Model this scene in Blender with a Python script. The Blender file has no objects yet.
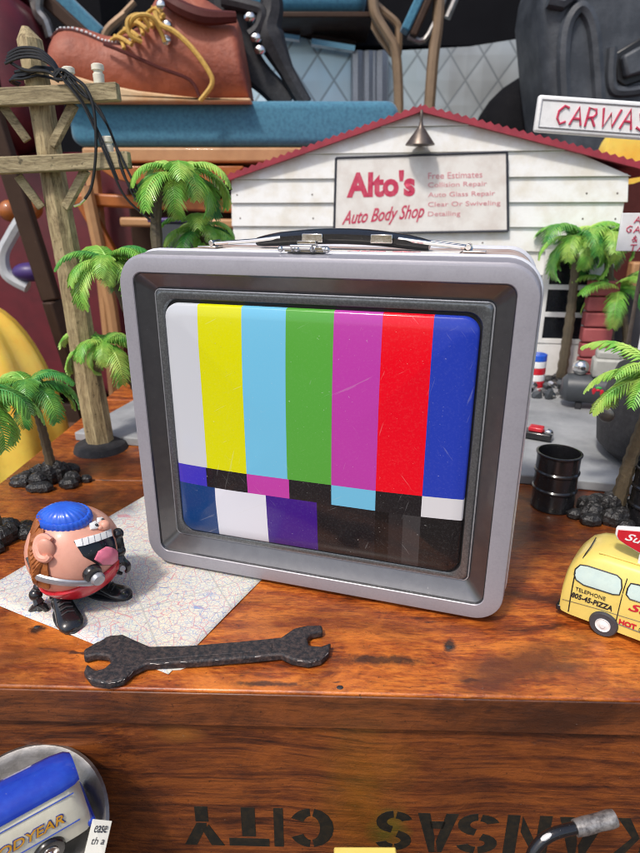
import bpy, bmesh, math, random
from mathutils import Vector, Matrix
from mathutils.geometry import delaunay_2d_cdt
R = math.radians
random.seed(7)
scene = bpy.context.scene
COL = scene.collection
CM = 0.01

# ------------------------------------------------------------------ camera
F_PX, PITCH, CAMH = 592.33, 0.348157, 19.476      # focal length in 640x853 pixels, tilt down, height in cm
CP_, SP_ = math.cos(PITCH), math.sin(PITCH)
CAMP = Vector((0, 0, CAMH))
cam = bpy.data.cameras.new('camera')
camo = bpy.data.objects.new('camera', cam); COL.objects.link(camo)
camo.location = CAMP * CM
camo.rotation_euler = (math.pi / 2 - PITCH, 0, 0)
cam.sensor_fit = 'VERTICAL'; cam.sensor_height = 36
cam.lens = F_PX / 853 * 36
cam.clip_start = 0.01; cam.clip_end = 100
cam.dof.use_dof = True; cam.dof.focus_distance = 0.30; cam.dof.aperture_fstop = 15
scene.camera = camo

def ray(px, py):
    u = (px - 320) / F_PX; v = -(py - 426.5) / F_PX
    return Vector((u, CP_ + v * SP_, -SP_ + v * CP_))
def atz(px, py, z=0.0):
    d = ray(px, py); return CAMP + d * ((z - CAMH) / d.z)
def aty(px, py, Y):
    d = ray(px, py); return CAMP + d * (Y / d.y)

# ------------------------------------------------------------------ materials
class NT:
    def __init__(s, name):
        s.m = bpy.data.materials.new(name); s.m.use_nodes = True
        s.t = s.m.node_tree; s.t.nodes.clear()
        s.out = s.t.nodes.new('ShaderNodeOutputMaterial')
        s.b = s.t.nodes.new('ShaderNodeBsdfPrincipled')
        s.t.links.new(s.b.outputs[0], s.out.inputs[0])
        tc = s.t.nodes.new('ShaderNodeTexCoord')
        mp = s.t.nodes.new('ShaderNodeMapping'); mp.inputs['Scale'].default_value = (100, 100, 100)
        s.t.links.new(tc.outputs['Object'], mp.inputs[0]); s.co = mp.outputs[0]
    def L(s, a, b): s.t.links.new(a, b)
    def put(s, sock, v):
        if hasattr(v, 'is_output'): s.L(v, sock)
        elif isinstance(v, (tuple, list)) and len(v) == 3 and sock.type == 'RGBA': sock.default_value = (*v, 1)
        else: sock.default_value = v
    def set(s, **k):
        al = dict(color='Base Color', rough='Roughness', metal='Metallic', coat='Coat Weight', crough='Coat Roughness',
                  spec='Specular IOR Level', normal='Normal', trans='Transmission Weight', sss='Subsurface Weight', sheen='Sheen Weight')
        for a, v in k.items(): s.put(s.b.inputs[al[a]], v)
    def map(s, scale=(1, 1, 1), rot=(0, 0, 0), loc=(0, 0, 0), co=None):
        n = s.t.nodes.new('ShaderNodeMapping'); n.inputs['Scale'].default_value = scale
        n.inputs['Rotation'].default_value = rot; n.inputs['Location'].default_value = loc
        s.L(co or s.co, n.inputs[0]); return n.outputs[0]
    def noise(s, scale, detail=4, rough=.55, co=None, dist=0):
        n = s.t.nodes.new('ShaderNodeTexNoise'); n.inputs['Scale'].default_value = scale
        n.inputs['Detail'].default_value = detail; n.inputs['Roughness'].default_value = rough
        n.inputs['Distortion'].default_value = dist
        s.L(co or s.co, n.inputs['Vector']); return n.outputs[0]
    def vor(s, scale, feature='DISTANCE_TO_EDGE', co=None, rnd=1):
        n = s.t.nodes.new('ShaderNodeTexVoronoi'); n.feature = feature; n.inputs['Scale'].default_value = scale
        n.inputs['Randomness'].default_value = rnd
        s.L(co or s.co, n.inputs['Vector']); return n.outputs['Distance']
    def math(s, op, a, b=0.0, c=0.0):
        n = s.t.nodes.new('ShaderNodeMath'); n.operation = op
        s.put(n.inputs[0], a); s.put(n.inputs[1], b)
        if op in ('MULTIPLY_ADD', 'SMOOTH_MIN'): s.put(n.inputs[2], c)
        return n.outputs[0]
    def step(s, v, a, b):        # smooth 0..1 between a and b
        n = s.t.nodes.new('ShaderNodeMapRange'); s.put(n.inputs[0], v)
        n.inputs[1].default_value = a; n.inputs[2].default_value = b; return n.outputs[0]
    def mix(s, f, a, b, mode='MIX'):
        n = s.t.nodes.new('ShaderNodeMix'); n.data_type = 'RGBA'; n.blend_type = mode
        s.put(n.inputs[0], f); s.put(n.inputs[6], a); s.put(n.inputs[7], b); return n.outputs[2]
    def sep(s, co=None):
        n = s.t.nodes.new('ShaderNodeSeparateXYZ'); s.L(co or s.co, n.inputs[0]); return n.outputs
    def bump(s, h, strength=.3, dist=.0005, nrm=None):
        n = s.t.nodes.new('ShaderNodeBump'); n.inputs['Strength'].default_value = strength
        n.inputs['Distance'].default_value = dist; s.put(n.inputs['Height'], h)
        if nrm: s.L(nrm, n.inputs['Normal'])
        return n.outputs[0]
    def ramp(s, f, stops, const=False):
        n = s.t.nodes.new('ShaderNodeValToRGB'); e = n.color_ramp
        if const: e.interpolation = 'CONSTANT'
        while len(e.elements) < len(stops): e.elements.new(0.5)
        for el, (p, c) in zip(e.elements, stops):
            el.position = p; el.color = (*c, 1)
        s.put(n.inputs[0], f); return n.outputs[0]

def simple(name, c, rough=.5, metal=0, c2=None, vs=1.0, amt=.5, bs=0, bst=.2, bd=.0003, coat=0, sss=0, sheen=0, rv=.12, fleck=.3, grime=.6):
    """plain procedural material: two-tone noise colour, noisy roughness, optional bump; vs and bs are scales per cm"""
    n = NT(name)
    c2 = c2 or tuple(x * .72 for x in c)
    f = n.step(n.noise(vs, 5, .6), .42, .66)
    cc = n.mix(n.math('MULTIPLY', f, amt), c, c2)
    cc = n.mix(n.math('MULTIPLY', n.step(n.noise(7.0, 2, .9, n.map(loc=(vs, 3, 1))), .70, .76), fleck), cc, (.58, .55, .50))
    cc = n.mix(n.math('MULTIPLY', n.step(n.noise(1.3, 6, .75, n.map(loc=(5, vs, 2))), .50, .72), .30 * grime), cc, tuple(x * .45 for x in c))
    n.set(color=cc, metal=metal, coat=coat)
    rn = n.math('ADD', n.math('MULTIPLY', n.noise(vs * 2.3, 3), .5), n.math('MULTIPLY', n.noise(.55, 6, .7), .5))
    n.set(rough=n.math('MULTIPLY_ADD', rn, rv * 3, rough - rv * 1.4))
    if sss: n.set(sss=sss); n.b.inputs['Subsurface Radius'].default_value = (.004, .002, .001)
    if sheen: n.set(sheen=sheen)
    if bs: n.set(normal=n.bump(n.noise(bs, 4), bst, bd))
    return n.m

def wood_mat(name, light, mid, dark, gx=.05, gs=2.6, rough=.33, axis='X', stain=1.0, blot=.09, coat=.25, seed=0, ks=1.0, streak=.5, blots=(), bplane='XY'):
    n = NT(name)
    sc = {'X': (gx, 1, 1), 'Y': (1, gx, 1), 'Z': (1, 1, gx)}[axis]
    wv = n.t.nodes.new('ShaderNodeVectorMath'); wv.operation = 'MULTIPLY_ADD'      # slow warp so the grain swirls round knots
    tn = n.t.nodes.new('ShaderNodeTexNoise'); tn.inputs['Scale'].default_value = .16; tn.inputs['Detail'].default_value = 2
    n.L(n.map(sc if False else (.55, 1, 1), loc=(seed, 2, 1)), tn.inputs['Vector'])
    n.L(tn.outputs[1], wv.inputs[0]); wv.inputs[1].default_value = (4.5 * streak, 4.5 * streak, 4.5 * streak); n.L(n.co, wv.inputs[2])
    co = n.map(sc, loc=(seed, seed * 2, seed * 3), co=wv.outputs[0])
    g1 = n.noise(gs * .55, 6, .62, co, .6)
    fine = n.noise(gs * 3.2, 5, .6, n.map((gx * 2.2, 1, 1) if axis == 'X' else sc, loc=(1, seed, 0), co=wv.outputs[0]))
    big = n.noise(blot * 1.6, 5, .62, n.map((.6, 1, 1), loc=(seed + 3, 1, 2)), 1.2)
    med = n.noise(.42, 6, .68, n.map((.5, 1, 1), loc=(seed, 5, 9), co=wv.outputs[0]), 1.0)
    g = n.math('ADD', n.math('MULTIPLY', g1, streak), n.math('MULTIPLY', fine, .22))
    g = n.math('ADD', g, n.math('MULTIPLY', med, .78 - streak))
    c = n.ramp(g, [(.39, dark), (.475, mid), (.56, light)])
    pores = n.noise(9.0, 4, .7, n.map((gx * 1.2, 1, 1) if axis == 'X' else sc, loc=(3, seed, 7), co=wv.outputs[0]))      # fine dark pores along the grain
    c = n.mix(n.math('MULTIPLY', n.step(pores, .52, .64), .55), c, tuple(x * .8 for x in dark))
    hair_ = n.noise(5.0, 3, .6, n.map((gx * .6, 1, 1) if axis == 'X' else sc, loc=(13, seed, 1), co=wv.outputs[0]))
    c = n.mix(n.math('MULTIPLY', n.step(hair_, .56, .66), .35), c, tuple(min(1, x * 1.25) for x in light))
    c = n.mix(n.math('MULTIPLY', n.step(big, .48, .66), .80 * stain), c, tuple(x * .36 for x in mid))
    c = n.mix(n.math('MULTIPLY', n.step(n.noise(.3, 5, .65, n.map((.7, 1, 1), loc=(9, seed, 1), co=wv.outputs[0]), .8), .52, .68), .55 * stain), c, tuple(min(1, x * 1.3) for x in light))
    sv = n.noise(3.2 * ks, 3, .8)
    c = n.mix(n.math('MULTIPLY', n.step(sv, .64, .70), .7), c, tuple(x * .3 for x in dark))
    sw = n.noise(.50, 4, .75, n.map((.4, 1.5, 1), loc=(4, seed, 2)))
    c = n.mix(n.math('MULTIPLY', n.step(sw, .645, .69), .85 * stain), c, (.018, .012, .012))
    bn = n.noise(1.1, 5, .7); bn2 = n.noise(.3, 5, .65)
    bco = n.co
    if bplane == 'XZ':
        cb = n.t.nodes.new('ShaderNodeCombineXYZ'); o3 = n.sep(); n.L(o3[0], cb.inputs[0]); n.L(o3[2], cb.inputs[1]); bco = cb.outputs[0]
    for (bx, by, rx, ry, ang, colr, am, soft, fine_) in blots:      # stains, a knot and a painted reflection, each with its own shape: centre, radii, angle, colour, strength
        q = n.map((1 / rx, 1 / ry, 0), co=n.map((1, 1, 1), rot=(0, 0, -ang), co=n.map(loc=(-bx, -by, 0), co=bco)))
        ln = n.t.nodes.new('ShaderNodeVectorMath'); ln.operation = 'LENGTH'; n.L(q, ln.inputs[0])
        d = n.math('ADD', ln.outputs['Value'], n.math('MULTIPLY', n.math('SUBTRACT', bn if fine_ else bn2, .5), 3.2))
        c = n.mix(n.math('MULTIPLY', n.math('SUBTRACT', 1.0, n.step(d, 1 - soft, 1 + soft)), am), c, colr)
    dv = n.noise(7.5, 2, .9, n.map(loc=(8, 3, 1)))
    c = n.mix(n.math('MULTIPLY', n.step(dv, .74, .77), .5), c, (.55, .48, .42))
    rr = n.math('MULTIPLY_ADD', n.noise(1.1, 5, .7), .42, rough - .17)
    nb = n.bump(g, .25, .0006); nb = n.bump(pores, .3, .0004, nb); nb = n.bump(n.noise(1.9, 6, .7, n.map((.7, 1, 1)), .8), .5, .0011, nb)
    n.set(color=c, rough=rr, coat=coat, crough=.22, normal=nb)
    return n.m

M = {}
def tb(px, py):
    p = atz(px, py); a = R(1.65); x, y = p.x, p.y - 20.05
    return x * math.cos(a) - y * math.sin(a), x * math.sin(a) + y * math.cos(a)
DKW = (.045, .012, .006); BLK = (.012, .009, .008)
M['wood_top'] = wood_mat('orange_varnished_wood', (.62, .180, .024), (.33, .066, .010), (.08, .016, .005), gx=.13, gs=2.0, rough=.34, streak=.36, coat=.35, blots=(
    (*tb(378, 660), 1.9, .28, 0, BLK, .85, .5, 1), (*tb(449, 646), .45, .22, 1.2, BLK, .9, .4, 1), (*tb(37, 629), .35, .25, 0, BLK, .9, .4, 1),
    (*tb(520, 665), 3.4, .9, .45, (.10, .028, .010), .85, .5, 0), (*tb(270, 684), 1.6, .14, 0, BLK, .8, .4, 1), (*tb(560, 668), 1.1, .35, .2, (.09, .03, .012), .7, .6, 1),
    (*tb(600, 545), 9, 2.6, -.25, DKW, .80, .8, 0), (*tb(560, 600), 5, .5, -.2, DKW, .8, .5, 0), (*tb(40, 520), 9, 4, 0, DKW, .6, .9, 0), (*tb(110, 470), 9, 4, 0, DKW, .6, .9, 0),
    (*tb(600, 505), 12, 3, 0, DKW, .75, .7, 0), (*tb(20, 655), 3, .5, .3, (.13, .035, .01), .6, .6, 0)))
M['wood_lid'] = wood_mat('lid_edge_wood', (.20, .055, .012), (.11, .030, .008), (.035, .011, .005), seed=4, rough=.45, streak=.4)
M['wood_front'] = wood_mat('crate_front', (.26, .070, .012), (.125, .030, .007), (.030, .007, .003), gx=.035, gs=3.2, seed=2.3, stain=.55, rough=.45, coat=.15, streak=.5, bplane='XZ', blots=((2.0, -6.5, 1.5, 2.9, 0, (.24, .12, .008), .3, .8, 0), (3.3, -8.6, .7, 1.2, 0, (.10, .12, .01), .5, .6, 0), (-6.4, -2.9, .75, .33, 0, (.36, .13, .02), .55, .8, 0)))  # yellow and olive blots paint a reflection into the wood; orange is a knot
M['stencil'] = simple('stencil_paint', (.007, .008, .006), .6, c2=(.028, .020, .009), vs=3, amt=.7)
M['rim'] = simple('grey_lid_paint', (.34, .33, .365), .38, .15, c2=(.27, .265, .30), vs=8, amt=.35, bs=14, bst=.04)
M['bezel'] = simple('gunmetal_bezel', (.15, .15, .157), .33, .88, c2=(.185, .185, .19), vs=2, amt=.4, bs=12, bst=.0, rv=.05, coat=.35)
M['ridge'] = simple('sparkle_grey', (.16, .17, .18), .33, .8, c2=(.30, .32, .33), vs=11, amt=.6, bs=20, bst=.04)
M['gap'] = simple('black_gap', (.012, .012, .014), .35)
M['tin'] = simple('bare_tin_edge', (.80, .80, .82), .34, .25, vs=2, amt=.3)
M['boxtop'] = simple('printed_tin_side', (.62, .50, .44), .35, .2, c2=(.35, .14, .09), vs=.45, amt=.8)
M['chrome'] = simple('chrome', (.75, .74, .72), .16, 1, vs=2, amt=.3, bs=3, bst=.1)
M['blackpl'] = simple('black_plastic', (.012, .012, .014), .22, 0, vs=2, coat=.4, bs=5, bst=.05)
M['blackmatte'] = simple('black_matte', (.020, .020, .023), .62, 0, c2=(.05, .05, .055), vs=2, bs=6, bst=.3)
M['rock'] = simple('black_rock', (.016, .015, .015), .32, 0, c2=(.05, .05, .052), vs=2.5, bs=3.2, bst=.9, bd=.002)
M['palm'] = simple('palm_green', (.17, .46, .06), .42, 0, c2=(.50, .68, .14), vs=.5, amt=1, sss=.15, coat=.1)
M['palm_dark'] = simple('palm_dark_green', (.05, .26, .05), .42, 0, c2=(.24, .52, .08), vs=.5, amt=1, sss=.1, coat=.1)
M['trunk'] = simple('palm_trunk', (.11, .085, .05), .6, 0, c2=(.05, .042, .03), vs=1.6, bs=4, bst=.6, bd=.001)
M['pole'] = wood_mat('weathered_pole', (.50, .40, .22), (.33, .25, .13), (.13, .09, .045), gx=.07, gs=3, axis='Z', stain=.15, rough=.7, coat=0, ks=.3)
M['arm'] = wood_mat('weathered_arm', (.46, .38, .22), (.29, .23, .125), (.11, .085, .045), gx=.07, gs=3, axis='X', stain=.15, rough=.75, coat=0, seed=5, ks=.3)
M['insul'] = simple('ivory_insulator', (.86, .82, .66), .4, vs=2)
M['cable'] = simple('black_cable', (.012, .012, .014), .35, vs=2)
M['board'] = simple('white_clapboard', (.84, .84, .82), .55, 0, c2=(.66, .60, .48), vs=.38, amt=.6, grime=.35, bs=1.2, bst=.25, bd=.0006)
M['trim'] = simple('white_trim', (.80, .79, .76), .5, c2=(.62, .60, .55), vs=.8, amt=.4)
M['roof'] = simple('red_roof', (.36, .035, .055), .5, 0, c2=(.20, .02, .035), vs=.8, bs=3, bst=.3)
M['dark'] = simple('dark_glass', (.012, .014, .018), .15)
M['signw'] = simple('aged_sign_board', (.82, .79, .74), .5, c2=(.64, .56, .50), vs=.5, amt=.6, grime=.3)
M['signred'] = simple('sign_red', (.55, .03, .09), .5, c2=(.66, .15, .2), vs=2)
M['signpink'] = simple('sign_pink', (.70, .25, .29), .55, c2=(.74, .42, .42), vs=2)
M['signblack'] = simple('sign_border', (.03, .035, .05), .5)
M['bronze'] = simple('aged_bronze', (.16, .13, .11), .4, .7, c2=(.07, .055, .05), vs=1.5)
M['brick'] = simple('pink_brick', (.42, .10, .10), .6, c2=(.30, .055, .06), vs=.6, bs=3, bst=.4)
M['slab'] = simple('grey_slab', (.36, .37, .38), .6, c2=(.20, .21, .22), vs=.16, amt=.9, bs=5, bst=.2)
M['wrench'] = simple('worn_black_iron', (.030, .030, .034), .58, .4, c2=(.12, .085, .075), vs=4.5, amt=.8, bs=7, bst=.6, bd=.0008)
M['wornedge'] = simple('bare_steel', (.42, .40, .38), .5, .7, c2=(.1, .09, .09), vs=3, amt=.9)
M['flesh'] = simple('painted_flesh', (.74, .36, .26), .42, c2=(.62, .26, .18), vs=1, amt=.35, coat=.15, sss=.05)
M['blue'] = simple('blue_paint', (.02, .10, .60), .3, c2=(.03, .16, .75), vs=2, coat=.3)
M['hair'] = simple('orange_hair', (.38, .12, .028), .45, c2=(.20, .05, .012), vs=2.5, amt=.8, bs=5, bst=.5)
M['red'] = simple('red_paint', (.62, .015, .03), .3, vs=2, coat=.3)
M['pink'] = simple('pink_paint', (.80, .20, .30), .32, vs=2, coat=.3)
M['white'] = simple('white_paint', (.86, .86, .85), .35, vs=2, amt=.2)
M['silver'] = simple('silver_paint', (.42, .43, .46), .35, .5, vs=4)
M['vany'] = simple('yellow_tinplate', (.84, .66, .17), .32, 0, c2=(.78, .58, .13), vs=1, amt=.4, coat=.3)
M['vanwin'] = simple('printed_window', (.62, .76, .70), .3, c2=(.5, .66, .66), vs=1.2, coat=.3)
M['ink'] = simple('black_ink', (.02, .02, .025), .4)
M['redink'] = simple('red_ink', (.62, .02, .04), .35)
M['tyre'] = simple('grey_rubber', (.06, .06, .07), .55, vs=3)
M['cream'] = simple('cream_tinplate', (.90, .86, .68), .35, c2=(.76, .72, .56), vs=1.4, amt=.4, coat=.3, bs=3, bst=.1)
M['vanblue'] = simple('blue_tinplate', (.012, .045, .42), .3, c2=(.02, .08, .52), vs=2, coat=.4, bs=3, bst=.1)
M['orangeink'] = simple('gold_ink', (.85, .42, .03), .4)
M['blueink'] = simple('blue_ink', (.02, .06, .38), .4)
M['pewter'] = simple('dull_pewter', (.30, .29, .28), .38, .9, c2=(.12, .11, .10), vs=1.5, bs=4, bst=.3)
M['paper'] = simple('price_card', (.80, .78, .68), .7, vs=2, amt=.2)
M['teal'] = simple('teal_upholstery', (.055, .21, .31), .85, c2=(.035, .14, .23), vs=2.2, amt=.9, bs=9, bst=.6, bd=.001, sheen=.3)
M['tan'] = simple('tan_wood', (.50, .27, .12), .45, c2=(.36, .17, .07), vs=.4, coat=.2)
M['orange'] = simple('orange_shell', (.42, .125, .022), .35, c2=(.22, .055, .012), vs=.5, coat=.3)
M['leather'] = simple('russet_leather', (.35, .095, .05), .58, c2=(.18, .045, .028), vs=.2, amt=.9, bs=1.2, bst=.5, bd=.003)
M['sole'] = simple('cream_sole', (.66, .46, .26), .6, c2=(.58, .30, .12), vs=.3, amt=.8, bs=3, bst=.3)
M['collar'] = simple('dark_collar', (.09, .025, .022), .5, vs=1)
M['lace'] = simple('yellow_lace', (.62, .38, .08), .6, c2=(.34, .20, .04), vs=3, bs=6, bst=.5)
M['maroon'] = simple('maroon_upholstery', (.13, .010, .018), .5, c2=(.05, .006, .010), vs=.25, bs=1.5, bst=.3, coat=.15)
M['darkbrown'] = simple('dark_brown_wood', (.060, .036, .026), .45, vs=.5)
M['brownmetal'] = simple('brown_enamel_tube', (.30, .20, .12), .4, .4, c2=(.2, .13, .08), vs=.5)
M['yellow'] = simple('yellow_shell_plastic', (.98, .72, .12), .3, c2=(.95, .45, .03), vs=.10, amt=.9, coat=.3, sss=.2)
M['greyseat'] = simple('dark_grey_moulded_plastic', (.040, .046, .056), .5, c2=(.085, .095, .11), vs=.25, amt=.8, bs=3, bst=.4, bd=.001)
M['canvas'] = simple('dark_table_and_gap', (.006, .006, .008), .8, vs=.1)
M['tank'] = simple('charcoal_paint', (.055, .062, .07), .42, vs=1)
M['beige'] = simple('beige_plastic', (.42, .42, .38), .5, vs=1)
M['greenink'] = simple('green_ink', (.05, .45, .08), .4)
M['plumpl'] = simple('purple_plastic', (.06, .03, .16), .4, vs=1)
M['paleplastic'] = simple('pale_grey_plastic', (.50, .52, .54), .4, vs=1)
M['ground'] = simple('asphalt_ground', (.05, .05, .052), .85, c2=(.08, .08, .08), vs=.3, bs=2, bst=.4)
M['lowtable'] = simple('lower_table_board', (.10, .05, .028), .6, vs=.5)

for k_ in ('canvas', 'collar', 'darkbrown'): M[k_].node_tree.nodes['Principled BSDF'].inputs['Specular IOR Level'].default_value = .12
def screen_mat():
    n = NT('colour_bar_screen')
    x, y, z = n.sep()[:3]
    u = n.math('DIVIDE', x, 20.0)
    def st(l): return [(a / 20.0, c) for a, c in l]
    grey = (.56, .58, .62); yel = (.66, .66, .0); cya = (.16, .50, .72); gre = (.09, .36, .045)
    mag = (.47, .045, .36); red = (.78, .0, .012); blu = (.018, .045, .42); blk = (.012, .011, .013)
    top = n.ramp(u, st([(0, grey), (3.97, yel), (6.26, cya), (8.58, gre), (10.86, mag), (13.15, red), (15.4, blu)]), True)
    mid = n.ramp(u, st([(0, (.05, .035, .45)), (3.9, blk), (6.27, (.50, .05, .36)), (8.67, blk), (10.87, cya), (13.2, blk), (15.4, (.66, .66, .68))]), True)
    low = n.ramp(u, st([(0, (.008, .045, .17)), (4.36, (.70, .71, .78)), (7.28, (.045, .008, .22)), (10.08, blk), (13.14, (.004, .004, .005)), (13.9, (.016, .015, .017)), (14.6, (.04, .038, .04)), (15.42, (.010, .010, .011))]), True)
    c = n.mix(n.math('LESS_THAN', z, 6.56), top, mid)
    c = n.mix(n.math('LESS_THAN', z, 5.44), c, low)
    sp_ = n.noise(9, 3, .7)
    c = n.mix(n.math('MULTIPLY', n.step(sp_, .5, .75), .03), c, (.6, .6, .6))
    c = n.mix(n.math('MULTIPLY', n.step(n.noise(6, 2, .9), .715, .75), .35), c, (.7, .7, .68))
    for ang, sd in ((.5, 1), (-.9, 5), (1.3, 9)):
        sc_ = n.noise(4.5, 3, .6, n.map((.06, 1, 1), co=n.map(rot=(0, ang, 0), loc=(sd, 0, sd))))
        c = n.mix(n.math('MULTIPLY', n.step(sc_, .70, .73), .12), c, (.62, .62, .62))
    n.set(color=c, rough=n.math('MULTIPLY_ADD', n.noise(.5, 6, .7), .3, .06), spec=.35, coat=.25, crough=.06, normal=n.bump(n.noise(.8, 2), .02, .0006))
    return n.m
M['screen'] = screen_mat()

def map_mat():
    n = NT('printed_road_map')
    w = n.noise(.8, 3); wm = n.t.nodes.new('ShaderNodeMix'); wm.data_type = 'VECTOR'
    add = n.t.nodes.new('ShaderNodeVectorMath'); add.operation = 'MULTIPLY_ADD'
    tn = n.t.nodes.new('ShaderNodeTexNoise'); tn.inputs['Scale'].default_value = .9; n.L(n.co, tn.inputs['Vector'])
    n.L(tn.outputs[1], add.inputs[0]); add.inputs[1].default_value = (.3, .3, 0); n.L(n.co, add.inputs[2])
    co = n.map((1, 1, 0.001), co=add.outputs[0])
    base = n.mix(n.step(n.noise(.25, 4), .4, .65), (.80, .74, .56), (.68, .70, .64))
    base = n.mix(n.math('MULTIPLY', n.step(n.noise(.33, 3, co=n.map(loc=(7, 7, 0))), .5, .62), .5), base, (.66, .72, .58))
    def lines(scale, wd, col, amt, base, loc=(0, 0, 0), rot=0, sc=(1, 1, 1)):
        c2 = n.map(sc, rot=(0, 0, rot), loc=loc, co=co)
        d = n.vor(scale, co=c2)
        return n.mix(n.math('MULTIPLY', n.math('LESS_THAN', d, wd), amt), base, col)
    c = lines(3.6, .032, (.32, .40, .56), .75, base)
    c = lines(7.0, .05, (.55, .52, .50), .55, c, (3, 1, 0))
    c = lines(2.2, .018, (.18, .28, .55), .75, c, (1, 5, 0))
    c = lines(1.3, .016, (.62, .20, .24), .65, c, (9, 2, 0))
    c = lines(3.0, .024, (.70, .42, .42), .5, c, (4, 4, 0))
    # town names: little broken dashes
    dash = n.noise(6, 2, .5, n.map((.45, 2.2, 1), co=n.co))
    c = n.mix(n.math('MULTIPLY', n.step(dash, .68, .72), .7), c, (.10, .12, .2))
    # folds and printed panel lines
    x, y, z = n.sep(n.map(rot=(0, 0, R(-28))))[:3]
    for ax, per in ((x, 4.1), (y, 5.2)):
        fr = n.math('PINGPONG', ax, per / 2)
        c = n.mix(n.math('MULTIPLY', n.math('LESS_THAN', fr, .045), .6), c, (.42, .42, .38))
    n.set(color=c, rough=.6, normal=n.bump(n.noise(1.2, 3), .2, .001))
    return n.m
M['map'] = map_mat()

def lattice_mat():
    n = NT('quilted_diamond_panel')
    x, y, z = n.sep()[:3]
    a = n.math('ADD', n.math('DIVIDE', x, 6.2), n.math('DIVIDE', z, 8.4)); b = n.math('SUBTRACT', n.math('DIVIDE', x, 6.2), n.math('DIVIDE', z, 8.4))
    la = n.math('PINGPONG', a, .5); lb = n.math('PINGPONG', b, .5)
    m = n.math('MINIMUM', la, lb)
    line = n.math('SUBTRACT', 1.0, n.step(m, .012, .055))
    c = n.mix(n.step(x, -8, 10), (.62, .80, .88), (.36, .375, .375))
    c = n.mix(n.math('MULTIPLY', n.step(n.noise(.06, 3), .45, .6), .5), c, (.62, .68, .70))
    c = n.mix(n.math('MULTIPLY', line, .7), c, (.16, .18, .19))
    n.set(color=c, rough=.3, metal=.2, normal=n.bump(m, .25, .008))
    return n.m
M['lattice'] = lattice_mat()

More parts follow.
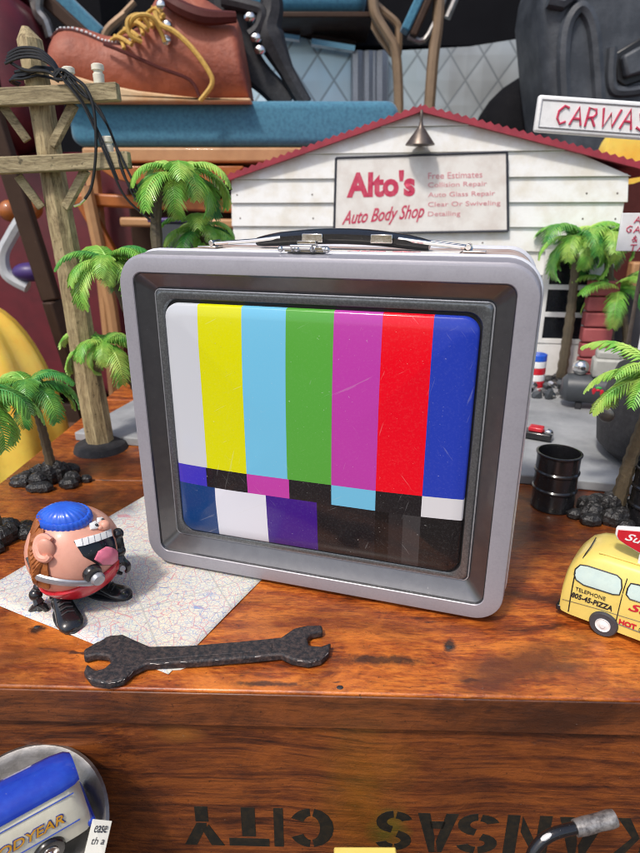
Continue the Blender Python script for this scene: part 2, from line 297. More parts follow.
# ------------------------------------------------------------------ geometry helpers (all lengths in cm)
class MB:
    def __init__(s): s.v = []; s.f = []; s.mi = []
    def add(s, vs, fs, mi=0):
        o = len(s.v); s.v += [Vector(p) for p in vs]; s.f += [tuple(i + o for i in f) for f in fs]; s.mi += [mi] * len(fs); return s
    def box(s, c, d, rot=None, mi=0):
        hx, hy, hz = d[0] / 2, d[1] / 2, d[2] / 2; m = rot or Matrix.Identity(3)
        vs = [Vector(c) + m @ Vector((a * hx, b * hy, e * hz)) for a in (-1, 1) for b in (-1, 1) for e in (-1, 1)]
        return s.add(vs, [(0, 1, 3, 2), (4, 6, 7, 5), (0, 4, 5, 1), (2, 3, 7, 6), (0, 2, 6, 4), (1, 5, 7, 3)], mi)
    def rings(s, rs, close=True, cap0=True, cap1=True, mi=0):
        n = len(rs[0]); vs = [p for r in rs for p in r]; fs = []
        for k in range(len(rs) - 1):
            for i in range(n if close else n - 1):
                j = (i + 1) % n; fs.append((k * n + i, k * n + j, (k + 1) * n + j, (k + 1) * n + i))
        if cap0: fs.append(tuple(range(n))[::-1])
        if cap1: fs.append(tuple((len(rs) - 1) * n + i for i in range(n)))
        return s.add(vs, fs, mi)
    def tube(s, pts, r, n=8, mi=0, flat=1.0, smooth=0, up=(0, 0, 1)):
        pts = [Vector(p) for p in pts]
        if smooth: pts = spline(pts, smooth)
        rr = r if isinstance(r, (list, tuple)) else [r] * 2
        N = len(pts); rs = []; prev = None
        for i, p in enumerate(pts):
            t = (pts[min(i + 1, N - 1)] - pts[max(i - 1, 0)]).normalized()
            if prev is None:
                a = Vector(up); a = a if abs(a.dot(t)) < .95 else Vector((1, 0, 0))
                prev = (a - t * a.dot(t)).normalized()
            else: prev = (prev - t * prev.dot(t)).normalized()
            b = t.cross(prev); q = i / (N - 1) * (len(rr) - 1); k = min(int(q), len(rr) - 2); ra = rr[k] + (rr[k + 1] - rr[k]) * (q - k)
            rs.append([p + prev * (math.cos(2 * math.pi * j / n) * ra) + b * (math.sin(2 * math.pi * j / n) * ra * flat) for j in range(n)])
        return s.rings(rs, mi=mi)
    def lathe(s, prof, c=(0, 0, 0), rot=None, n=24, mi=0):
        m = rot or Matrix.Identity(3); c = Vector(c)
        rs = [[c + m @ Vector((r * math.cos(2 * math.pi * j / n), r * math.sin(2 * math.pi * j / n), z)) for j in range(n)] for r, z in prof]
        return s.rings(rs, mi=mi)
    def ball(s, c, r, rot=None, n=16, mi=0, seg=10):
        if not isinstance(r, (tuple, list)): r = (r, r, r)
        m = rot or Matrix.Identity(3); c = Vector(c); rs = []
        for k in range(seg + 1):
            a = -math.pi / 2 + math.pi * (k * .98 + .01 * seg) / seg
            rs.append([c + m @ Vector((r[0] * math.cos(a) * math.cos(2 * math.pi * j / n), r[1] * math.cos(a) * math.sin(2 * math.pi * j / n), r[2] * math.sin(a))) for j in range(n)])
        return s.rings(rs, mi=mi)
    def prism(s, poly, fn, mi=0):
        """poly: 2-D outline; fn(p, side) -> 3-D point for side 0 / 1"""
        n = len(poly); vs = [fn(p, 0) for p in poly] + [fn(p, 1) for p in poly]
        return s.add(vs, [tuple(range(n)), tuple(range(2 * n - 1, n - 1, -1))] + [(i, i + n, (i + 1) % n + n, (i + 1) % n) for i in range(n)], mi)
    def build(s, name, mat, parent=None, bevel=0, seg=2, world=False, smooth=35, sub=0):
        me = bpy.data.meshes.new(name)
        vs = s.v
        if world and parent is not None:
            inv = parent_matrix(parent).inverted(); vs = [inv @ v for v in vs]
        me.from_pydata([tuple(v * CM) for v in vs], [], s.f); me.validate()
        for mm in (mat if isinstance(mat, list) else [mat]): me.materials.append(M[mm])
        if isinstance(mat, list):
            for p, i in zip(me.polygons, s.mi): p.material_index = i
        bm = bmesh.new(); bm.from_mesh(me); bmesh.ops.recalc_face_normals(bm, faces=bm.faces); bm.to_mesh(me); bm.free()
        for p in me.polygons: p.use_smooth = True
        me.set_sharp_from_angle(angle=R(smooth))
        o = bpy.data.objects.new(name, me); COL.objects.link(o)
        if parent: o.parent = parent
        if bevel:
            b = o.modifiers.new('bevel', 'BEVEL'); b.width = bevel * CM; b.segments = seg; b.limit_method = 'ANGLE'; b.angle_limit = R(40)
        if sub:
            b = o.modifiers.new('sub', 'SUBSURF'); b.levels = b.render_levels = sub
        return o

def spline(pts, k=6):
    out = []; P = [pts[0]] + pts + [pts[-1]]
    for i in range(1, len(P) - 2):
        for j in range(k):
            t = j / k; a, b, c, d = P[i - 1], P[i], P[i + 1], P[i + 2]
            out.append(.5 * ((2 * b) + (c - a) * t + (2 * a - 5 * b + 4 * c - d) * t * t + (3 * b - a - 3 * c + d) * t ** 3))
    return out + [pts[-1]]

PM = {}
def parent_matrix(o):
    m = Matrix.Identity(4)
    while o is not None:
        if o.name in PM: m = PM[o.name] @ m
        o = o.parent
    return m
def root(name, label, cat, loc=(0, 0, 0), rotz=0, group=None, rot=None):
    o = bpy.data.objects.new(name, None); COL.objects.link(o); o.empty_display_size = .01
    loc = Vector(loc); e = rot or (0, 0, rotz)
    o.location = loc * CM; o.rotation_euler = e
    from mathutils import Euler
    PM[o.name] = Matrix.Translation(loc) @ Euler(e).to_matrix().to_4x4()
    tag(o, label, cat, group); return o
def tag(o, label, cat, group=None):
    o['label'] = label; o['category'] = cat
    if group: o['group'] = group
    return o
def struct(o, kind='structure'): o['kind'] = kind; return o
def lp(r, px, py, ly=0.0):
    """the point where the sight line through a photo pixel meets the thing's own plane local y = ly (local cm)"""
    m = parent_matrix(r); inv = m.inverted(); o = inv @ CAMP; d = inv.to_3x3() @ ray(px, py)
    return o + d * ((ly - o.y) / d.y)
def lz(r, px, py, z=0.0):
    m = parent_matrix(r); inv = m.inverted(); o = inv @ CAMP; d = inv.to_3x3() @ ray(px, py)
    return o + d * ((z - o.z) / d.z)

def text(s, parent, mat, x0, z0, x1, z1, y, name='lettering', bold=0, shear=0, thick=.02, fn=None, keep=False, align_rows=False):
    """writing fitted into the rectangle x0..x1, z0..z1 of the parent's own plane local y"""
    cu = bpy.data.curves.new('txt', 'FONT'); cu.body = s; cu.size = 1; cu.offset = bold; cu.shear = shear; cu.resolution_u = 3
    to = bpy.data.objects.new('txt', cu); COL.objects.link(to)
    dg = bpy.context.evaluated_depsgraph_get(); me0 = bpy.data.meshes.new_from_object(to.evaluated_get(dg))
    bpy.data.objects.remove(to)
    vs = [v.co.copy() for v in me0.vertices]; fs = [tuple(p.vertices) for p in me0.polygons]
    ax, bx = min(v.x for v in vs), max(v.x for v in vs); ay, by = min(v.y for v in vs), max(v.y for v in vs)
    def mp(v, t):
        X = x0 + (v.x - ax) / (bx - ax) * (x1 - x0); Z = z0 + (v.y - ay) / (by - ay) * (z1 - z0)
        return fn(X, Z, t) if fn else Vector((X, y - t, Z))
    mb = MB(); n = len(vs)
    V2 = [mp(v, thick) for v in vs] + [mp(v, 0) for v in vs]
    cnt = {}
    for f in fs:
        for a, b in zip(f, f[1:] + f[:1]): cnt[(a, b)] = 1
    sides = [(a, b, b + n, a + n) for (a, b) in cnt if (b, a) not in cnt]
    mb.add(V2, fs + sides)
    return mb.build(name, mat, parent)

def strokes(lines, parent, mat, r, mp, name='lettering', n=6):
    mb = MB()
    for l in lines: mb.tube([mp(p) for p in l], r, n)
    return mb.build(name, mat, parent)

HAND = {'C': [[(.9, .85), (.5, 1), (.1, .7), (.08, .35), (.4, .02), (.85, .15)]],
 'A': [[(0, 0), (.5, 1), (.95, 0)], [(.2, .38), (.8, .36)]],
 'R': [[(.1, 0), (.12, 1), (.7, .95), (.8, .7), (.6, .5), (.15, .46)], [(.45, .48), (.9, 0)]],
 'W': [[(0, 1), (.25, 0), (.5, .75), (.75, 0), (1, 1)]],
 'S': [[(.85, .85), (.5, 1), (.15, .8), (.3, .56), (.7, .45), (.85, .2), (.5, 0), (.1, .12)]],
 'H': [[(.1, 0), (.1, 1)], [(.85, 0), (.85, 1)], [(.1, .5), (.85, .52)]],
 'G': [[(.9, .85), (.5, 1), (.1, .65), (.12, .3), (.5, 0), (.85, .15), (.85, .42), (.55, .42)]],
 '&': [[(.95, 0), (.3, .75), (.5, 1), (.7, .8), (.15, .35), (.35, 0), (.9, .4)]],
 'T': [[(.5, 0), (.5, 1)], [(0, 1), (1, 1)]]}
def hand(s, parent, mat, x0, z0, w, h, y, r, gap=.28, rows=None):
    ls = []; x = x0
    for ch in s:
        jr = random.uniform(-.05, .05)
        for l in HAND[ch]: ls.append([(x + p[0] * w + p[1] * h * .08, z0 + (p[1] + jr) * h) for p in l])
        x += w * (1 + gap)
    return strokes(ls, parent, mat, r, lambda p: Vector((p[0], y, p[1])))

def rrect(x0, x1, z0, z1, r, y, n=6):
    pts = []
    for cx, cz, a0 in ((x1 - r, z1 - r, 0), (x0 + r, z1 - r, 90), (x0 + r, z0 + r, 180), (x1 - r, z0 + r, 270)):
        for k in range(n + 1):
            a = R(a0 + 90 * k / n); pts.append(Vector((cx + r * math.cos(a), y, cz + r * math.sin(a))))
    return pts
def rbox(mb, x0, x1, y0, y1, z0, z1, r=1.0, e=.5, mi=0, bulge=0.0):
    """soft cushion-like box: rounded outline in x-z, rounded over in y"""
    rs = []
    K = 6
    for k in range(K + 1):
        a = math.pi / 2 * k / K; ins = e * (1 - math.sin(a)); rs.append(rrect(x0 + ins, x1 - ins, z0 + ins, z1 - ins, max(r - ins, .05), y0 + e * (1 - math.cos(a))))
    rs2 = [[Vector((p.x, y1 - (p.y - y0), p.z)) for p in q] for q in rs]
    return mb.rings(rs + rs2[::-1], mi=mi)
def RZ(a): return Matrix.Rotation(a, 3, 'Z')
def RX(a): return Matrix.Rotation(a, 3, 'X')
def RY(a): return Matrix.Rotation(a, 3, 'Y')
def align(d):
    return Vector(d).to_track_quat('Z', 'Y').to_matrix()

# ================================================================== setting
g = MB(); g.add([(-900, -400, -75), (900, -400, -75), (900, 1500, -75), (-900, 1500, -75)], [(0, 1, 2, 3)])
struct(g.build('ground', 'ground'))

# ------------------------------------------------------------------ crate that carries the display
cy = R(-1.65)
eL = atz(0, 686); cr = root('wooden_crate', 'large orange brown wooden crate under the lunchbox with upside-down black stencil letters on its front', 'crate', (0, 20.05, 0), cy)
XL, XR, YB = -25.0, 44.0, 82.0
m = MB()
wid = [(XL, -.02, 21.0), (21.06, 0, 42), (42.06, 0, 62), (62.05, 0, YB)]
yb = [0, 21.0, 41.5, 61.0, YB]
for a, b in zip(yb[:-1], yb[1:]): m.box(((XL + XR) / 2, (a + b) / 2, -1.0), (XR - XL, b - a - .06, 2.0))
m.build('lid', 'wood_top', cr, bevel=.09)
m = MB(); m.box(((XL + XR) / 2, -.02, -1.02), (XR - XL - .3, .1, 1.8)); m.build('lid_edge', 'wood_lid', cr, bevel=.06)
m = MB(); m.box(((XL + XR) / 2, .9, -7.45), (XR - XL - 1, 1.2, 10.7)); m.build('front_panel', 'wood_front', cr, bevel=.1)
m = MB()
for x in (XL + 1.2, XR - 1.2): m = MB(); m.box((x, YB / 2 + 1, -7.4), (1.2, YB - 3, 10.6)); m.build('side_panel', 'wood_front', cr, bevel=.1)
m = MB()
for px, py in ((340, 687.5), (37, 627), (449, 647)):
    p = lz(cr, px, py); m = MB(); m.ball((p.x, p.y, .0), (.15, .12, .04)); m.build('nail_head', 'blackmatte', cr)
FY = .295                                                   # plane of the front panel's face
def ring_seg(cx, cz, rx, rz, w, a0, a1, k=8):
    o = [(cx + rx * math.cos(R(a0 + (a1 - a0) * i / k)), cz + rz * math.sin(R(a0 + (a1 - a0) * i / k))) for i in range(k + 1)]
    q = [(cx + (rx - w) * math.cos(R(a1 + (a0 - a1) * i / k)), cz + (rz - w * .62) * math.sin(R(a1 + (a0 - a1) * i / k))) for i in range(k + 1)]
    return o + q
ST = {'I': [[(.1, 0), (.9, 0), (.9, 1), (.1, 1)]],
 'T': [[(0, .8), (1, .8), (1, 1), (0, 1)], [(.33, 0), (.67, 0), (.67, .74), (.33, .74)]],
 'Y': [[(0, 1), (.33, 1), (.52, .62), (.36, .46)], [(1, 1), (.7, 1), (.42, .5), (.42, .42), (.66, .42)], [(.36, 0), (.68, 0), (.68, .38), (.36, .38)]],
 'C': [ring_seg(.5, .5, .5, .5, .3, 98, 262), ring_seg(.5, .5, .5, .5, .3, 30, 86), ring_seg(.5, .5, .5, .5, .3, 274, 330)],
 'S': [ring_seg(.5, .74, .46, .26, .27, 15, 85), ring_seg(.5, .74, .46, .26, .27, 98, 255) + [], ring_seg(.5, .26, .46, .28, .27, 80, -85), ring_seg(.5, .26, .46, .26, .27, -98, -165)],
 'A': [[(0, 0), (.3, 0), (.5, .72), (.44, 1), (.34, 1)], [(1, 0), (.7, 0), (.54, .62), (.52, 1), (.66, 1)], [(.3, .2), (.7, .2), (.65, .38), (.35, .38)]],
 'N': [[(0, 0), (.28, 0), (.28, 1), (0, 1)], [(.34, .95), (.34, .6), (.66, .02), (.66, .42)], [(.72, 0), (1, 0), (1, 1), (.72, 1)]],
 'K': [[(0, 0), (.3, 0), (.3, 1), (0, 1)], [(.36, .5), (.7, 1), (1, 1), (.55, .5), (1, 0), (.7, 0)]]}
for ch, x0, x1, yt in (('Y', 181, 222, 806), ('T', 227, 268, 807), ('I', 272, 284, 808), ('C', 288, 334, 808), ('S', 375, 415, 811), ('A', 418, 459, 813),
                       ('S', 457, 503, 814), ('N', 508, 553, 815), ('A', 560, 608, 817), ('K', 618, 660, 818)):
    a = lp(cr, x0, yt, FY); b = lp(cr, x1, yt, FY); H = 2.62; m = MB()
    for q in ST[ch]: m.prism([(1 - u, 1 - v) for u, v in q], lambda p, sd: Vector((a.x + (b.x - a.x) * p[0], FY - .012 + .02 * sd, a.z - H + H * p[1])))
    m.build('stencil_letter', 'stencil', cr)

t = MB(); t.box((0, 5, -14.2), (140, 60, 2.4)); o = t.build('display_table', 'lowtable', bevel=.2)
lt = root('trestle_table', 'dark brown table board under the crate along the bottom of the picture', 'table', (0, 5, -75))
o.parent = None; o.name = 'table_top'; o.parent = lt
for v in o.data.vertices: v.co -= Vector((0, 5, -75)) * CM
m = MB(); m.box((0, 60, 59.6), (138, 60, 2.4)); m.build('table_top', 'lowtable', lt, bevel=.2)
for x in (-66, 66):
    for y in (-22, 86):
        m = MB(); m.box((x, y, 29.2), (4, 4, 58.2)); m.build('leg', 'darkbrown', lt, bevel=.2)

# ------------------------------------------------------------------ road map sheet
def line_x(a, b, c, d):
    r1 = b - a; r2 = d - c; k = ((c - a).x * r2.y - (c - a).y * r2.x) / (r1.x * r2.y - r1.y * r2.x); return a + r1 * k
e1 = (atz(0, 607), atz(84, 641)); e2 = (atz(206, 637), atz(262, 580)); e3 = (atz(0, 573), atz(28, 557))
A = line_x(*e1, *e2); A.z = 0
dirb = (e1[1] - e1[0]).normalized(); dirr = (e2[1] - e2[0]).normalized()
Bc = A - dirb * 13.2; Dc = A + dirr * 15.5
Cc = Bc + (e3[1] - e3[0]).normalized() * 15.5
mp = root('road_map', 'pale folded road map with fine red and blue lines under the lunchbox corner and wrench', 'map', A)
m = MB(); N = 24; vs = []; fs = []
for i in range(N + 1):
    for j in range(N + 1):
        u, v = i / N, j / N
        p = A.lerp(Bc, u).lerp(Dc.lerp(Cc, u), v)
        fold = abs(((v * 3) % 1) - .5) * .035
        p.z = .03 + .02 * math.sin(u * 9 + v * 5) ** 2 + fold * (0 if 0.0 < u < .02 else 1) * .6; vs.append(p)
for i in range(N):
    for j in range(N): fs.append((i * (N + 1) + j, (i + 1) * (N + 1) + j, (i + 1) * (N + 1) + j + 1, i * (N + 1) + j + 1))
m.add(vs, fs); o = m.build('sheet', 'map', mp, world=True)
o.modifiers.new('s', 'SOLIDIFY').thickness = .0002

# ================================================================== lunchbox
lb = root('television_lunchbox', 'grey tin lunchbox shaped like a television with a colour bar test pattern screen', 'lunchbox', (-9.929, 30.045, 0), -.29612)
def rect_i(i, y, r, dz=0): return rrect(-.22 + i * .8, 19.90 - i * .8, max(.0, 0 + i * .9) + dz, 17.75 - i, r, y, 8)
m = MB()
m.rings([rect_i(.30, 9.55, 1.3), rect_i(.12, 9.50, 1.5), rect_i(.02, 9.36, 1.6), rect_i(.02, 9.22, 1.6), rect_i(.16, 9.1, 1.5), rect_i(.18, 8.9, 1.5)], cap1=False)
m.build('rear_rim', 'tin', lb, smooth=50)
m = MB(); m.rings([rect_i(.19, 9.0, 1.5), rect_i(.19, 1.9, 1.5)], cap0=False, cap1=False); m.build('body', 'boxtop', lb)
m = MB(); m.rings([rect_i(.18, 1.95, 1.5), rect_i(.13, 1.85, 1.52), rect_i(.0, 1.72, 1.62), rect_i(.0, 1.58, 1.62), rect_i(.1, 1.48, 1.55)], cap0=False, cap1=False)
m.build('lid_seam_bead', 'tin', lb, smooth=60)
FR = lambda y, k, r: rrect(.0 - k, 19.7 + k, .3 - k * .9, 17.4 + k, r, y, 8)
m = MB(); m.rings([rect_i(.1, 1.5, 1.55), rect_i(.12, 1.2, 1.5), rect_i(.16, .5, 1.5), rect_i(.22, .14, 1.42), FR(.06, .02, 1.37), FR(.015, -.01, 1.35), FR(.0, -.05, 1.32),
                   rrect(.72, 18.85, 1.04, 16.72, .52, 0, 8), rrect(.77, 18.80, 1.09, 16.67, .48, .05, 8)], cap0=False, cap1=False)
m.build('lid_frame', 'rim', lb, smooth=26)
m = MB(); m.rings([rrect(.765, 18.805, 1.085, 16.675, .48, .03, 8), rrect(.80, 18.77, 1.13, 16.63, .46, .16, 8), rrect(.92, 18.65, 1.26, 16.51, .44, .25, 8), rrect(1.08, 18.48, 1.44, 16.34, .41, .365, 8), rrect(1.32, 18.23, 1.72, 16.10, .36, .525, 8),
                   rrect(1.54, 18.0, 1.98, 15.88, .30, .66, 8), rrect(1.60, 17.94, 2.04, 15.82, .30, .60, 8)], cap0=False, cap1=False)
m.build('bezel', 'bezel', lb, smooth=30)
m = MB(); m.rings([rrect(1.58, 17.96, 2.02, 15.84, .30, .61, 8), rrect(1.66, 17.88, 2.09, 15.76, .32, .50, 8), rrect(1.74, 17.80, 2.16, 15.69, .36, .48, 8), rrect(1.98, 17.56, 2.33, 15.42, .70, .56, 8), rrect(2.05, 17.50, 2.40, 15.36, .74, .70, 8)], cap0=False, cap1=False)
m.build('inner_bezel', 'ridge', lb, smooth=35)
ring = rrect(1.57, 17.97, 2.01, 15.85, .30, .615, 8); m = MB(); m.tube(ring + [ring[0]], .045, 6); m.build('bezel_highlight', 'silver', lb, smooth=60)  # silver bead added along the bezel edge to stand in for its highlight
m = MB(); m.rings([rrect(1.95, 17.62, 2.3, 15.46, .76, .62, 8), rrect(2.0, 17.6, 2.35, 15.44, .76, .75, 8)], cap0=False, cap1=True)
m.build('screen_gap', 'gap', lb)
# bulging screen
m = MB(); rs = []
sx0, sx1, sz0, sz1 = 2.10, 17.46, 2.42, 15.22
for k in range(11):
    q = k / 10; ins = q * 6.2
    edge = .14 * math.sqrt(max(0, 1 - (1 - min(1, q / .035)) ** 2)) if q < .035 else .14
    y = .52 - edge - .30 * (1 - (1 - q) ** 2)
    if k == 0: y = .68
    rs.append(rrect(sx0 + ins, sx1 - ins, sz0 + ins, sz1 - ins, max(.74 - ins * .5, .12), y, 8))
rs.insert(1, rrect(sx0 + .03, sx1 - .03, sz0 + .03, sz1 - .03, .72, .44, 8)); rs.insert(2, rrect(sx0 + .11, sx1 - .11, sz0 + .11, sz1 - .11, .68, .385, 8))
m.rings(rs, cap0=False); m.build('screen', 'screen', lb, smooth=60)
# fittings on the top
zt = 17.58
ha = root('x', '', '')  ; bpy.data.objects.remove(ha)
m = MB(); hy = 5.3
hp = [Vector((x, hy, zt + z)) for x, z in ((5.3, .36), (6.6, .52), (9.0, .68), (11.3, .66), (13.4, .46), (14.5, .30))]
m.tube(hp, [.24, .36, .40, .40, .36, .24], 10, flat=2.0, smooth=5)
hnd = m.build('handle', 'blackpl', lb)
for s_, xa, xb in ((-1, 5.2, 2.9), (1, 14.6, 16.2)):
    m = MB()
    m.tube([(xa + s_ * -1.6, hy - .6, zt + .62), (xa, hy - .5, zt + .42), (xb, hy - .35, zt + .25), (xb + s_ * .3, hy, zt + .2), (xb, hy + .35, zt + .25), (xa, hy + .5, zt + .42), (xa + s_ * -1.6, hy + .6, zt + .62)], .11, 8)
    br = m.build('handle_bracket', 'chrome', lb); m = MB()
    m.tube([(xb + s_ * .2, hy - .55, zt + .28), (xb + s_ * .2, hy + .55, zt + .28)], .16, 8); m.box((xb + s_ * .5, hy, zt + .07), (1.1, 1.0, .1)); m.build('hinge_plate', 'chrome', br, bevel=.03)
for x in (8.6, 12.2): m = MB(); m.box((x, hy - .80, zt + .62), (1.1, .14, .42)); m.build('handle_clip', 'chrome', lb, bevel=.03)
m = MB()
cx = 9.25
m.box((cx, 1.8, zt + .2), (1.9, 1.3, .12)); m.box((cx + .1, 1.4, zt + .42), (.9, .35, .4)); m.box((cx - .55, 1.5, zt + .3), (.5, .9, .14)); m.box((cx + .75, 1.5, zt + .3), (.35, 1.0, .14))
m.tube([(cx - 1.2, 1.1, zt + .3), (cx + 1.2, 1.1, zt + .3)], .09, 8)
m.tube([(cx - .5, 1.0, zt + .2), (cx - .5, .75, zt + .42), (cx + .5, .75, zt + .42), (cx + .5, 1.0, zt + .2)], .07, 8)
for dx in (-1.1, -.3, .45, 1.15): m.ball((cx + dx, 1.05, zt + .26), .14)
m.build('latch', 'chrome', lb, bevel=.03)
m = MB(); m.box((9.8, 4.9, zt + .02), (12.5, 2.4, .04)); m.build('top_label', 'signw', lb)
text('Auto Car', lb, 'signpink', 10.6, 3.9, 14.2, 4.6, 0, fn=lambda X, Z, t_: Vector((X, Z, zt + .045 + t_)), shear=.3)

# ================================================================== wrench
wp = [(87, 663), (84, 671), (91, 680), (108, 683), (124, 679), (133, 670), (146, 664), (200, 661), (250, 657), (281, 654), (292, 659), (308, 662), (321, 659), (329, 651),
      (331, 642), (321, 646), (309, 645), (307, 638), (311, 633), (323, 631), (322, 625), (307, 625), (294, 628), (281, 637), (240, 641), (190, 645), (150, 646), (136, 640), (123, 634), (110, 635), (97, 642),
      (84, 649), (84, 657), (96, 654), (108, 655), (112, 661), (104, 668), (95, 670)]
wr = root('open_ended_wrench', 'worn black double open-ended wrench lying in front of the lunchbox on the crate', 'wrench', atz(205, 655), 0)
m = MB(); W2 = [lz(wr, x, y + .5, .42) for x, y in wp]
cen = sum(W2, Vector()) / len(W2)
m.prism(W2, lambda p, sd: Vector((p.x, p.y, .46 if sd else .06)))
m.build('body', 'wrench', wr, bevel=.10, seg=3)
def wl(px, py, z): return lz(wr, px, py, z)
m = MB(); pts = [(146, 650), (272, 643.5), (272, 650.5), (146, 660)]
m.prism([wl(x, y, .48) for x, y in pts], lambda p, sd: Vector((p.x, p.y, .50 if sd else .42))); m.build('raised_web', 'wrench', wr, bevel=.03)
m = MB()
for seg in ([(88, 679), (108, 684), (125, 680), (134, 671)], [(86, 651), (97, 643), (110, 637)], [(292, 660), (308, 663), (321, 660), (330, 652)], [(310, 634), (322, 632)], [(150, 665), (200, 662)], [(215, 661), (262, 657)]):
    P_ = spline([wl(x, y - 1, .41) for x, y in seg], 10); k = 0
    m = MB()
    while k < len(P_) - 2:
        k2 = min(len(P_) - 1, k + random.randint(1, 5)); m.tube([p + Vector((0, random.uniform(-.02, .02), random.uniform(-.03, .02))) for p in P_[k:k2 + 1]], random.uniform(.010, .024), 5); k = k2 + random.randint(1, 4)
    m.build('worn_edge', 'wornedge', wr)
m = MB(); pc = atz(175, 667, .02); pr = root('paper_scrap', 'small torn white paper scrap poking out beneath the wrench handle', 'paper scrap', pc)
m.add([Vector(p) for p in ((-.7, .2, .05), (-.5, -.25, .03), (.3, -.2, .04), (.8, .15, .05), (.2, .4, .05))] + [Vector(p) for p in ((-.7, .2, .02), (-.5, -.25, .0), (.3, -.2, .01), (.8, .15, .02), (.2, .4, .02))],
      [(0, 1, 2, 3, 4), (9, 8, 7, 6, 5)] + [(i, i + 5, (i + 1) % 5 + 5, (i + 1) % 5) for i in range(5)]); m.build('scrap', 'paper', pr)

# ================================================================== round-headed toy figure
tY = 26.6
tc = aty(74.5, 550, tY)
tf = root('toy_figure', 'round-bodied laughing toy figure with blue beanie, headset and big black boots on the map', 'toy figure', (tc.x, tY, 0))
C0 = Vector((0, 0, tc.z)); RB = Vector((2.36, 2.26, 2.36))
UP = Vector((-.25, -.1, .96)).normalized()
def sph(px, py, off=0.0):
    inv = parent_matrix(tf).inverted(); o = inv @ CAMP - C0; d = (inv.to_3x3() @ ray(px, py))
    o2 = Vector((o.x / RB.x, o.y / RB.y, o.z / RB.z)); d2 = Vector((d.x / RB.x, d.y / RB.y, d.z / RB.z))
    a = d2.dot(d2); b = 2 * o2.dot(d2); c = o2.dot(o2) - 1; q = b * b - 4 * a * c
    t_ = (-b - math.sqrt(q)) / (2 * a) if q > 0 else -b / (2 * a)
    p = o + d * t_
    if q <= 0: e = Vector((p.x / RB.x, p.y / RB.y, p.z / RB.z)).normalized(); p = Vector((e.x * RB.x, e.y * RB.y, e.z * RB.z))
    nrm = Vector((p.x / RB.x ** 2, p.y / RB.y ** 2, p.z / RB.z ** 2)).normalized()
    return C0 + p + nrm * off
def inside(p, poly):
    r = False; n = len(poly)
    for i in range(n):
        a, b = poly[i], poly[i - 1]
        if (a[1] > p[1]) != (b[1] > p[1]) and p[0] < (b[0] - a[0]) * (p[1] - a[1]) / (b[1] - a[1]) + a[0]: r = not r
    return r
def patch(mb, poly, off, surf=sph, grid=3.0, dome=0.0, base=-.04):
    """raised patch with the given outline lying on a curved surface"""
    n = len(poly); v = [Vector(p) for p in poly]; e = [(i, (i + 1) % n) for i in range(n)]
    x0, x1 = min(p[0] for p in poly), max(p[0] for p in poly); y0, y1 = min(p[1] for p in poly), max(p[1] for p in poly)
    y = y0 + grid / 2
    while y < y1:
        x = x0 + grid / 2
        while x < x1:
            if inside((x, y), poly): v.append(Vector((x, y)))
            x += grid
        y += grid
    vv, ee, ff, ov, oe, of = delaunay_2d_cdt(v, e, [list(range(n))], 1, 1e-4)
    def dist(p): return min(((p - Vector(poly[i])).length for i in range(n)))
    mx = max(dist(p) for p in vv) or 1
    top = [surf(p.x, p.y, off + dome * math.sqrt(min(1, dist(p) / mx))) for p in vv]
    bot = [surf(p.x, p.y, base) for p in vv]; k = len(vv); cnt = set()
    for f in ff:
        for a, b in zip(f, f[1:] + f[:1]): cnt.add((a, b))
    mb.add(top + bot, [tuple(f) for f in ff] + [(a, b, b + k, a + k) for a, b in cnt if (b, a) not in cnt]); return mb
def pz(l, z=20, w=640, ox=20, oy=490): return [(ox + x * 130 / w, oy + y * 150 / 738) for x, y in l]     # coordinates read off an enlarged crop
hd = MB(); hd.ball(C0, tuple(RB), n=32, seg=20); hdo = hd.build('head', 'flesh', tf)
# lower trunk: red band, then black
rot = align(UP)
m = MB(); pr_ = []
for k in range(12):
    a = R(-90 + 42 * k / 11) + 1e-3; pr_.append((2.47 * math.cos(a) + .01, 2.47 * math.sin(a)))
m.lathe(pr_, C0, rot, 32); m.build('black_trunk', 'blackpl', tf)
m = MB(); m.lathe([(2.40 * math.cos(R(a)) + k, 2.42 * math.sin(R(a))) for a, k in ((-50, .0), (-49, .10), (-36, .10), (-26, .10), (-23, .08), (-21, 0))], C0, rot, 32); m.build('red_belt', 'red', tf)
cpt = sph(*pz([(215, 118)])[0]); cdir = (cpt - C0).normalized(); crot = align(cdir)
def capring(r, h, amp, n=144, k=22): return [C0 + crot @ Vector((r * .86 * (1 + amp * math.cos(k * a)) * math.cos(a), r * .62 * (1 + amp * math.cos(k * a)) * math.sin(a), h + .32)) for a in [2 * math.pi * j / n for j in range(n)]]
m = MB(); m.rings([capring(1.42 * math.cos(R(a)) ** .8 + .02, 1.85 + .66 * math.sin(R(a)), .022) for a in range(0, 90, 9)]); cap = m.build('beanie', 'blue', tf, smooth=60)
m = MB(); m.rings([capring(r_, h_, .016, k=34) for r_, h_ in ((1.38, 1.62), (1.57, 1.64), (1.62, 1.76), (1.58, 2.0), (1.50, 2.08), (1.36, 2.06))]); m.build('knit_band', 'blue', cap, smooth=60)
def mz(l): return pz([(462 + (x - 462) * 1.28, 212 + (y - 212) * 1.22) for x, y in l])
m = MB(); patch(m, mz([(308, 246), (345, 236), (400, 220), (446, 200), (462, 240), (474, 300), (455, 340), (405, 342), (345, 306)]), .04, grid=2); mo = m.build('mouth', 'dark', tf)
m = MB(); patch(m, mz([(310, 243), (345, 233), (400, 217), (445, 198), (450, 226), (400, 246), (350, 262), (320, 268)]), .12, grid=2); te = m.build('teeth', 'white', mo); m = MB()
for (x_, y_) in ((338, 236), (360, 230), (382, 223), (404, 217), (425, 208)): m.tube([sph(*mz([(x_, y_)])[0], .125), sph(*mz([(x_ + 4, y_ + 25)])[0], .125)], .02, 4)
